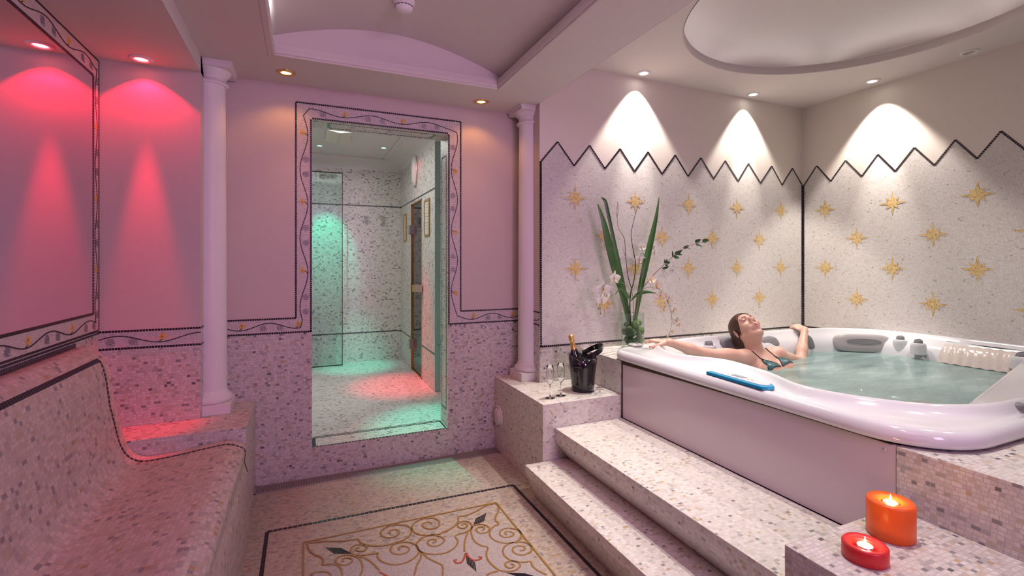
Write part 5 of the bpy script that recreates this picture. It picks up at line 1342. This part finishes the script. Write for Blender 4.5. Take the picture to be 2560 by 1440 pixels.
def twig(pts, r, label, mat='twig', side=()):
    P = catmull([atY(u, v, y) for u, v, y in pts], 6); mb = MB(); m = len(P); mb.tube(P, [r * (1 - .7 * i / m) for i in range(m)], 7)
    for s in side: mb.tube(catmull([atY(u, v, y) for u, v, y in s], 4), r * .35, 5)
    o = mk('twig', mb, M[mat]); return tag(o, label, 'twig', 'twigs in the vase')
twig([(1577, 815, 2.73), (1575, 745, 2.73), (1585, 700, 2.73), (1589, 660, 2.74), (1582, 620, 2.74), (1578, 585, 2.74), (1586, 545, 2.75), (1596, 513, 2.75)], .0042, 'thick dark curving twig rising in the middle of the vase')
twig([(1580, 725, 2.76), (1570, 690, 2.76), (1564, 640, 2.77), (1561, 598, 2.77), (1546, 570, 2.77), (1543, 540, 2.78), (1544, 503, 2.78)], .0028, 'thin dark twig with a frayed reddish tip, left of the thick twig', 'twig',
     side=([(1543, 545, 2.78), (1540, 530, 2.77), (1542, 515, 2.77)], [(1543, 540, 2.78), (1547, 525, 2.79), (1545, 506, 2.79)], [(1563, 640, 2.77), (1558, 625, 2.77), (1557, 615, 2.77)], [(1575, 815, 2.74), (1572, 775, 2.74), (1580, 725, 2.76)]))
M['petal'] = plain('white_orchid_petal', (.84, .82, .76), .5, sss=.1, sssr=(1, 1, .8)); M['petalcream'] = plain('cream_orchid_petal', (.80, .70, .58), .5); M['lipyellow'] = plain('yellow_orchid_lip', (.70, .50, .12), .5); M['bud'] = plain('orchid_bud', (.55, .38, .22), .5); M['greenbud'] = plain('green_bud', (.30, .40, .12), .5)
def petal_mesh(mb, c, d, nv, L, W, curl=.25):
    d = Vector(d).normalized(); nv = Vector(nv).normalized(); s = d.cross(nv).normalized(); V = []; a, b = 7, 5
    for i in range(a):
        u = i / (a - 1); w = W * math.sin(PI * min(1, .12 + .88 * u) ** .75) ** .8 if i < a - 1 else W * .12
        for j in range(b):
            v = j / (b - 1) * 2 - 1; V.append(Vector(c) + d * L * u + s * v * w / 2 + nv * (curl * L * u * u + .12 * W * v * v))
    mb.add(V + [x - nv * .0007 for x in V], [(i * b + j, i * b + j + 1, (i + 1) * b + j + 1, (i + 1) * b + j) for i in range(a - 1) for j in range(b - 1)] + [(a * b + i * b + j, a * b + (i + 1) * b + j, a * b + (i + 1) * b + j + 1, a * b + i * b + j + 1) for i in range(a - 1) for j in range(b - 1)], 0, smooth=True)
def orchid(stem_pts, flowers, buds, label, mat='petal'):
    """a spray: one stem with blossoms, each blossom five petals and a lip"""
    P = catmull([atY(u, v, y) for u, v, y in stem_pts], 6)
    t = thing('orchid_spray', P[0], label, 'orchid', 'orchid sprays in the vase')
    mb = MB(); mb.tube(P, [.0022 * (1 - .5 * i / len(P)) for i in range(len(P))], 6); mk('stem', mb, M['greenstem'], t)
    for fi, (u, v, y, r, ya, el) in enumerate(flowers):
        r *= 1.3
        c = atY(u, v, y); nv = Vector((math.sin(ya) * math.cos(el), -math.cos(ya) * math.cos(el), math.sin(el))); e1 = nv.cross(Vector((0, 0, 1))).normalized(); e2 = e1.cross(nv).normalized()
        if e2.z < 0: e2 = -e2
        mb = MB()
        for k, (an, L, W) in enumerate(((PI / 2, r, r * .62), (PI / 2 + 2.2, r * .95, r * .6), (PI / 2 - 2.2, r * .95, r * .6), (.18, r * 1.05, r * .98), (PI - .18, r * 1.05, r * .98))):
            petal_mesh(mb, c + nv * (.001 * k), e1 * math.cos(an) + e2 * math.sin(an), nv, L, W, .10)
        fb = mk('blossom', mb, M[mat], t)
        mb = MB(); petal_mesh(mb, c + nv * .004, -e2 * .7 + nv * .6, nv, r * .42, r * .3, .3); petal_mesh(mb, c + nv * .004, nv + e2 * .3, e2, r * .22, r * .2, .3); mk('lip', mb, M['lipyellow'], fb)
        near = min(P, key=lambda q: (q - c).length); mb = MB(); mb.tube([near, near.lerp(c, .6) + Vector((0, 0, .004)), c], .0010, 5); mk('flower_stalk', mb, M['greenstem'], t)
    for u, v, y, r, mt in buds:
        mb = MB(); mb.sphere(atY(u, v, y), r, 10, sc=(.85, .85, 1.15)); mk('bud', mb, M[mt], t)
    return t
orchid([(1583, 812, 2.70), (1582, 740, 2.68), (1570, 718, 2.66), (1548, 702, 2.62), (1534, 690, 2.60), (1510, 716, 2.58), (1500, 750, 2.57), (1502, 785, 2.57)],
       [(1534, 696, 2.60, .040, .25, -.1), (1508, 722, 2.60, .042, -.3, -.15), (1503, 750, 2.57, .034, .1, -.3), (1515, 738, 2.63, .030, .6, -.2)], [(1497, 771, 2.57, .008, 'greenbud'), (1502, 784, 2.57, .006, 'greenbud')], 'orchid spray arching left with one large white bloom over fading blooms and green buds')
orchid([(1590, 812, 2.72), (1598, 740, 2.72), (1606, 690, 2.74), (1611, 650, 2.78), (1608, 632, 2.79), (1604, 618, 2.79)],
       [(1602, 618, 2.77, .036, .2, .1), (1597, 650, 2.77, .040, -.1, -.1), (1634, 617, 2.79, .030, .5, 0), (1634, 632, 2.79, .030, .4, -.3)], [], 'upright orchid spray with white blooms in front of the gold stars')
orchid([(1592, 812, 2.68), (1598, 735, 2.66), (1625, 718, 2.60), (1655, 728, 2.56), (1672, 760, 2.54), (1680, 800, 2.53), (1676, 825, 2.53), (1670, 840, 2.53)],
       [(1626, 700, 2.60, .036, .3, .2), (1640, 713, 2.58, .036, .1, -.2), (1650, 738, 2.56, .036, -.2, -.3), (1668, 750, 2.55, .034, .2, -.4), (1658, 772, 2.55, .028, .1, -.5), (1682, 775, 2.54, .030, .4, -.5), (1690, 800, 2.54, .026, .2, -.6), (1696, 812, 2.54, .020, .2, -.6)],
       [(1681, 829, 2.53, .009, 'bud'), (1675, 835, 2.53, .007, 'bud'), (1669, 841, 2.53, .0075, 'bud')], 'long orchid spray arching right and hanging down to brown buds', 'petalcream')
def branch():
    pts = [(1582, 812, 2.72), (1600, 735, 2.68), (1630, 692, 2.64), (1660, 662, 2.62), (1690, 635, 2.60), (1716, 618, 2.59), (1738, 610, 2.58), (1770, 603, 2.57)]
    P = catmull([atY(*p) for p in pts], 6); t = thing('leafy_branch', P[0], 'thin branch with small round dark green leaves reaching right', 'branch')
    mb = MB(); mb.tube(P, [.0030 * (1 - .6 * i / len(P)) for i in range(len(P))], 7); mk('stem', mb, M['reddish'], t)
    for i, (u, v, du, dv, L, W) in enumerate(((1738, 606, 14, -8, .045, .028), (1740, 611, 12, 6, .042, .024), (1756, 603, 16, -2, .042, .030), (1758, 601, 10, 6, .030, .02), (1712, 620, 8, -6, .028, .022), (1716, 618, 8, 6, .030, .022), (1712, 618, -6, 6, .02, .018), (1682, 642, -4, -16, .045, .03), (1688, 636, 12, -8, .048, .03), (1684, 642, 14, 4, .042, .028), (1692, 634, 12, 4, .035, .02),
                                                 (1660, 660, 0, -14, .040, .026), (1663, 658, 12, -2, .036, .024), (1663, 662, 9, 8, .026, .02), (1661, 656, 8, -10, .03, .02), (1656, 672, 16, -4, .045, .018))):
        c = atY(u, v, 2.61); d = atY(u + du, v + dv, 2.605 - .01 * (i % 3)) - c; mb = MB(); petal_mesh(mb, c, d, Vector((.1, -1, .25 + .2 * (i % 2))), L, W, .12); mk('leaf', mb, M['leafdark'], t)
branch()

# ================================================================= candles
M['orangewax'] = plain('orange_wax', (.80, .13, .015), .38, noise=.15, nscale=12, sss=.35, sssr=(1, .3, .05)); M['redwax'] = plain('red_wax', (.60, .025, .03), .35, noise=.15, nscale=14, sss=.3, sssr=(1, .15, .08))
M['tealightwax'] = plain('tealight_wax', (.85, .75, .66), .4, sss=.4, sssr=(1, .6, .4)); M['alu'] = plain('aluminium_cup', (.7, .66, .62), .3, metal=1); M['flame'] = emit('candle_flame', (1.0, .80, .45), 30)
def candle(c, r, h, mat, label, well):
    t = thing('candle', c, label, 'candle', 'lit candles on the mosaic block')
    mb = MB(); mb.lathe([(.0005, 0), (r - .003, 0), (r, .004), (r, h - .006), (r - .004, h), (well + .006, h - .003), (well, h - .010), (well, h - .022), (.0005, h - .022)], n=56); mk('wax_body', mb, M[mat], t, world=False)
    zt = h - .022
    tl = MB(); tl.lathe([(.0005, zt), (.0185, zt), (.0190, zt + .015), (.0186, zt + .015), (.018, zt + .004)], n=32); cup = mk('tealight_cup', tl, M['alu'], t, world=False)
    mb = MB(); mb.lathe([(.0005, zt + .0125), (.012, zt + .0125), (.0183, zt + .0135)], n=32); mk('tealight_wax', mb, M['tealightwax'], cup, world=False)
    mb = MB(); mb.tube([(0, 0, zt + .012), (.0005, 0, zt + .018)], .0006, 6); mk('wick', mb, M['blackcloth'], cup, world=False)
    mb = MB(); mb.lathe([(.0003, zt + .0155), (.0026, zt + .018), (.0034, zt + .0215), (.0026, zt + .027), (.0012, zt + .033), (.0003, zt + .038)], n=16); mk('flame', mb, M['flame'], cup, world=False)
    l = lamp_point('candle_light', (c[0], c[1], c[2] + zt + .03), .35, (1.0, .55, .22), .006); return t
candle(Vector((1.600, .862, .508)), .060, .106, 'orangewax', 'tall orange pillar candle with a tealight, behind the red one', .024)
candle(Vector((1.410, .822, .508)), .054, .044, 'redwax', 'low red round candle with a tealight, near the block corner', .032)

# ================================================================= inner room things
# vent box on the ceiling
p = Vector((.285, 4.6, ZIN + .02)); t = thing('ceiling_vent', p, 'beige two-winged vent cover on the shower room ceiling', 'vent')
for sx in (-1, 1):
    mb = MB(); mb.prism([(0, 0), (sx * .115, 0), (sx * .105, -.03), (sx * .0, -.05)], -.25, .16, axis='y'); mk('cover_wing', mb, M['paper'], t, world=False, bevel=.004)
# glass shower screen before the back wall
t = thing('shower_screen', (.1, 5.40, ZS), 'tall clear glass shower panel with a dark metal edge', 'shower screen')
gx = .385; gz = 2.30; mb = MB(); mb.box((XI0 + .01, 5.60, ZS + .01), (gx, 5.608, gz)); mk('glass_panel', mb, M['pane'], t)
mb = MB(); mb.box((gx - .001, 5.598, ZS + .002), (gx + .006, 5.610, gz)); mb.box((XI0 + .01, 5.598, gz - .006), (gx, 5.610, gz + .004)); mb.box((XI0 + .01, 5.598, ZS + .002), (gx, 5.610, ZS + .010)); mk('metal_edge', mb, M['gasket'], t)
# shell-shaped hooks
for (u, v), lb in (((915, 545), 'left of two small metal robe hooks on the shower room wall'), ((957, 545), 'right of two small metal robe hooks on the shower room wall')):
    q = atY(u, v, YI); t = thing('robe_hook', (q.x, YI, q.z), lb, 'hook', 'robe hooks')
    mb = MB(); mb.lathe([(.001, .012), (.012, .010), (.018, .0)], n=16, M4=Matrix.Rotation(PI / 2, 4, 'X')); mk('rosette', mb, M['chrome'], t, world=False)
    mb = MB()
    for sx in (-1, 1): mb.tube([(0, -.012, .01), (sx * .03, -.03, .022), (sx * .055, -.035, .012), (sx * .06, -.04, .025)], .004, 8)
    mb.tube([(0, -.012, 0), (0, -.03, -.03), (0, -.045, -.065), (0, -.06, -.055)], .006, 8); mk('prongs', mb, M['chrome'], t, world=False)
    mb = MB(); mb.lathe([(.001, -.07), (.010, -.065), (.012, -.02), (.008, -.01)], n=14); mb.v = [(x, y - .035, z) for x, y, z in mb.v]; mk('drop', mb, M['lightpillow'], t, world=False)
# notices in gilded frames beside the glass door
for (ya, yb, za, zb), lb in (((5.36, 5.52, 1.55, 1.86), 'small gilded frame with a notice, left of the glass door'), ((4.29, 4.49, 1.56, 1.90), 'larger gilded frame with a notice, right of the glass door')):
    t = thing('picture_frame', (XI1, (ya + yb) / 2, (za + zb) / 2), lb, 'picture frame', 'framed notices by the glass door'); w = .018; X = XI1 - .012
    mb = MB(); mb.box((X, ya, za), (XI1, yb, za + w)); mb.box((X, ya, zb - w), (XI1, yb, zb)); mb.box((X, ya, za + w), (XI1, ya + w, zb - w)); mb.box((X, yb - w, za + w), (XI1, yb, zb - w)); mk('frame', mb, M['wood'], t)
    mb = MB(); mb.box((XI1 - .006, ya + w, za + w), (XI1 - .002, yb - w, zb - w)); sh = mk('notice_sheet', mb, M['paper'], t)
    mb = MB()
    for k in range(9):
        z = zb - w - .03 - k * .028
        if z > za + w + .02: mb.box((XI1 - .0068, ya + w + .02, z), (XI1 - .006, yb - w - .02 - .03 * (k % 3 == 2), z + .004))
    mk('printed_lines', mb, M['grey_tile'], sh)['kind'] = 'stuff'
# glass door
t = thing('glass_door', (XI1, 4.87, ZS), 'smoked glass door with brass frame, hinges and block handle', 'door')
mb = MB(); mb.box((XI1 + .01, dY0 + .015, ZS + .015), (XI1 + .02, dY1 - .015, dZ - .012)); mk('glass_leaf', mb, M['darkpane'], t)
mb = MB()
for a, b in (((dY0 - .0, ZS), (dY0 + .012, dZ)), ((dY1 - .012, ZS), (dY1 + .0, dZ)), ((dY0, dZ - .012), (dY1, dZ)), ((dY0, ZS), (dY1, ZS + .012))): mb.box((XI1 - .004, a[0], a[1]), (XI1 + .03, b[0], b[1]))
mk('door_frame', mb, M['brass'], t)
for z in (.45, 1.66):
    mb = MB(); mb.box((XI1 - .03, dY1 - .06, z - .05), (XI1 + .035, dY1 + .015, z + .05)); mk('hinge', mb, M['steel'], t, bevel=.003)
mb = MB(); mb.box((XI1 - .05, dY0 + .03, 1.02), (XI1 - .01, dY0 + .23, 1.09)); hdl = mk('handle', mb, M['wood'], t, bevel=.004)
mb = MB(); mb.box((XI1 - .055, dY0 - .06, 1.03), (XI1 - .012, dY0 + .03, 1.10)); mk('handle_bracket', mb, M['steel'], hdl, bevel=.003)
# oval wall lamp
q = atX(1040, 425, XI1); t = thing('wall_lamp', (XI1, q.y, q.z), 'white oval bulkhead lamp high beside the glass door', 'lamp')
mb = MB(); mb.lathe([(.001, .045), (.06, .040), (.085, .022), (.092, 0)], n=32, M4=Matrix.Rotation(-PI / 2, 4, 'Y')); mb.v = [(x, y * .7, z * 1.9) for x, y, z in mb.v]; mk('lamp_body', mb, M['white'], t, world=False)
mb = MB(); mb.lathe([(.095, .012), (.099, .008), (.099, .0), (.093, 0)], n=32, M4=Matrix.Rotation(-PI / 2, 4, 'Y')); mb.v = [(x, y * .7, z * 1.85) for x, y, z in mb.v]; mk('lamp_rim', mb, M['steel'], t, world=False)
# niche with glass shelves just inside the doorway
mb = MB(); nx0, nx1, n0, n1 = XI1, XI1 + .38, 3.42, 4.12
mb.quad((nx0, n1, ZS), (nx1, n1, ZS), (nx1, n1, 2.4), (nx0, n1, 2.4)); mb.quad((nx1, n0, ZS), (nx1, n1, ZS), (nx1, n1, 2.4), (nx1, n0, 2.4)); mb.quad((nx0, n0, ZS), (nx1, n0, ZS), (nx1, n0, 2.4), (nx0, n0, 2.4))
structure('wall_niche', mb, M['greyslab'])
for z, lb in ((.60, 'lowest glass shelf in the grey niche'), (1.20, 'middle glass shelf in the grey niche'), (1.86, 'top glass shelf in the grey niche')):
    mb = MB(); mb.box((nx0 + .01, n0 + .01, z - .004), (nx1 - .005, n1 - .005, z + .004)); o = mk('glass_shelf', mb, M['pane']); tag(o, lb, 'shelf', 'glass shelves in the niche')
for z, dx, lb in ((1.868, .05, 'small dark bottle on the top shelf of the niche'), ):
    mb = MB(); mb.lathe([(.001, 0), (.022, 0), (.024, .03), (.020, .045), (.008, .05), (.008, .06), (.001, .06)], (0, 0, 0), 20); o = mk('small_bottle', mb, M['blackplastic']); o.location = (nx0 + dx, 3.98, z); tag(o, lb, 'bottle')
mb = MB(); mb.lathe([(.001, 0), (.05, 0), (.05, .02), (.02, .04), (.045, .07), (.05, .10), (.03, .12), (.001, .12)], n=24); o = mk('folded_shower_head', mb, M['blackplastic']); o.name = 'soap_dispenser'; o.location = (nx0 + .06, 3.72, .604); tag(o, 'black soap dispenser low in the grey niche', 'dispenser')
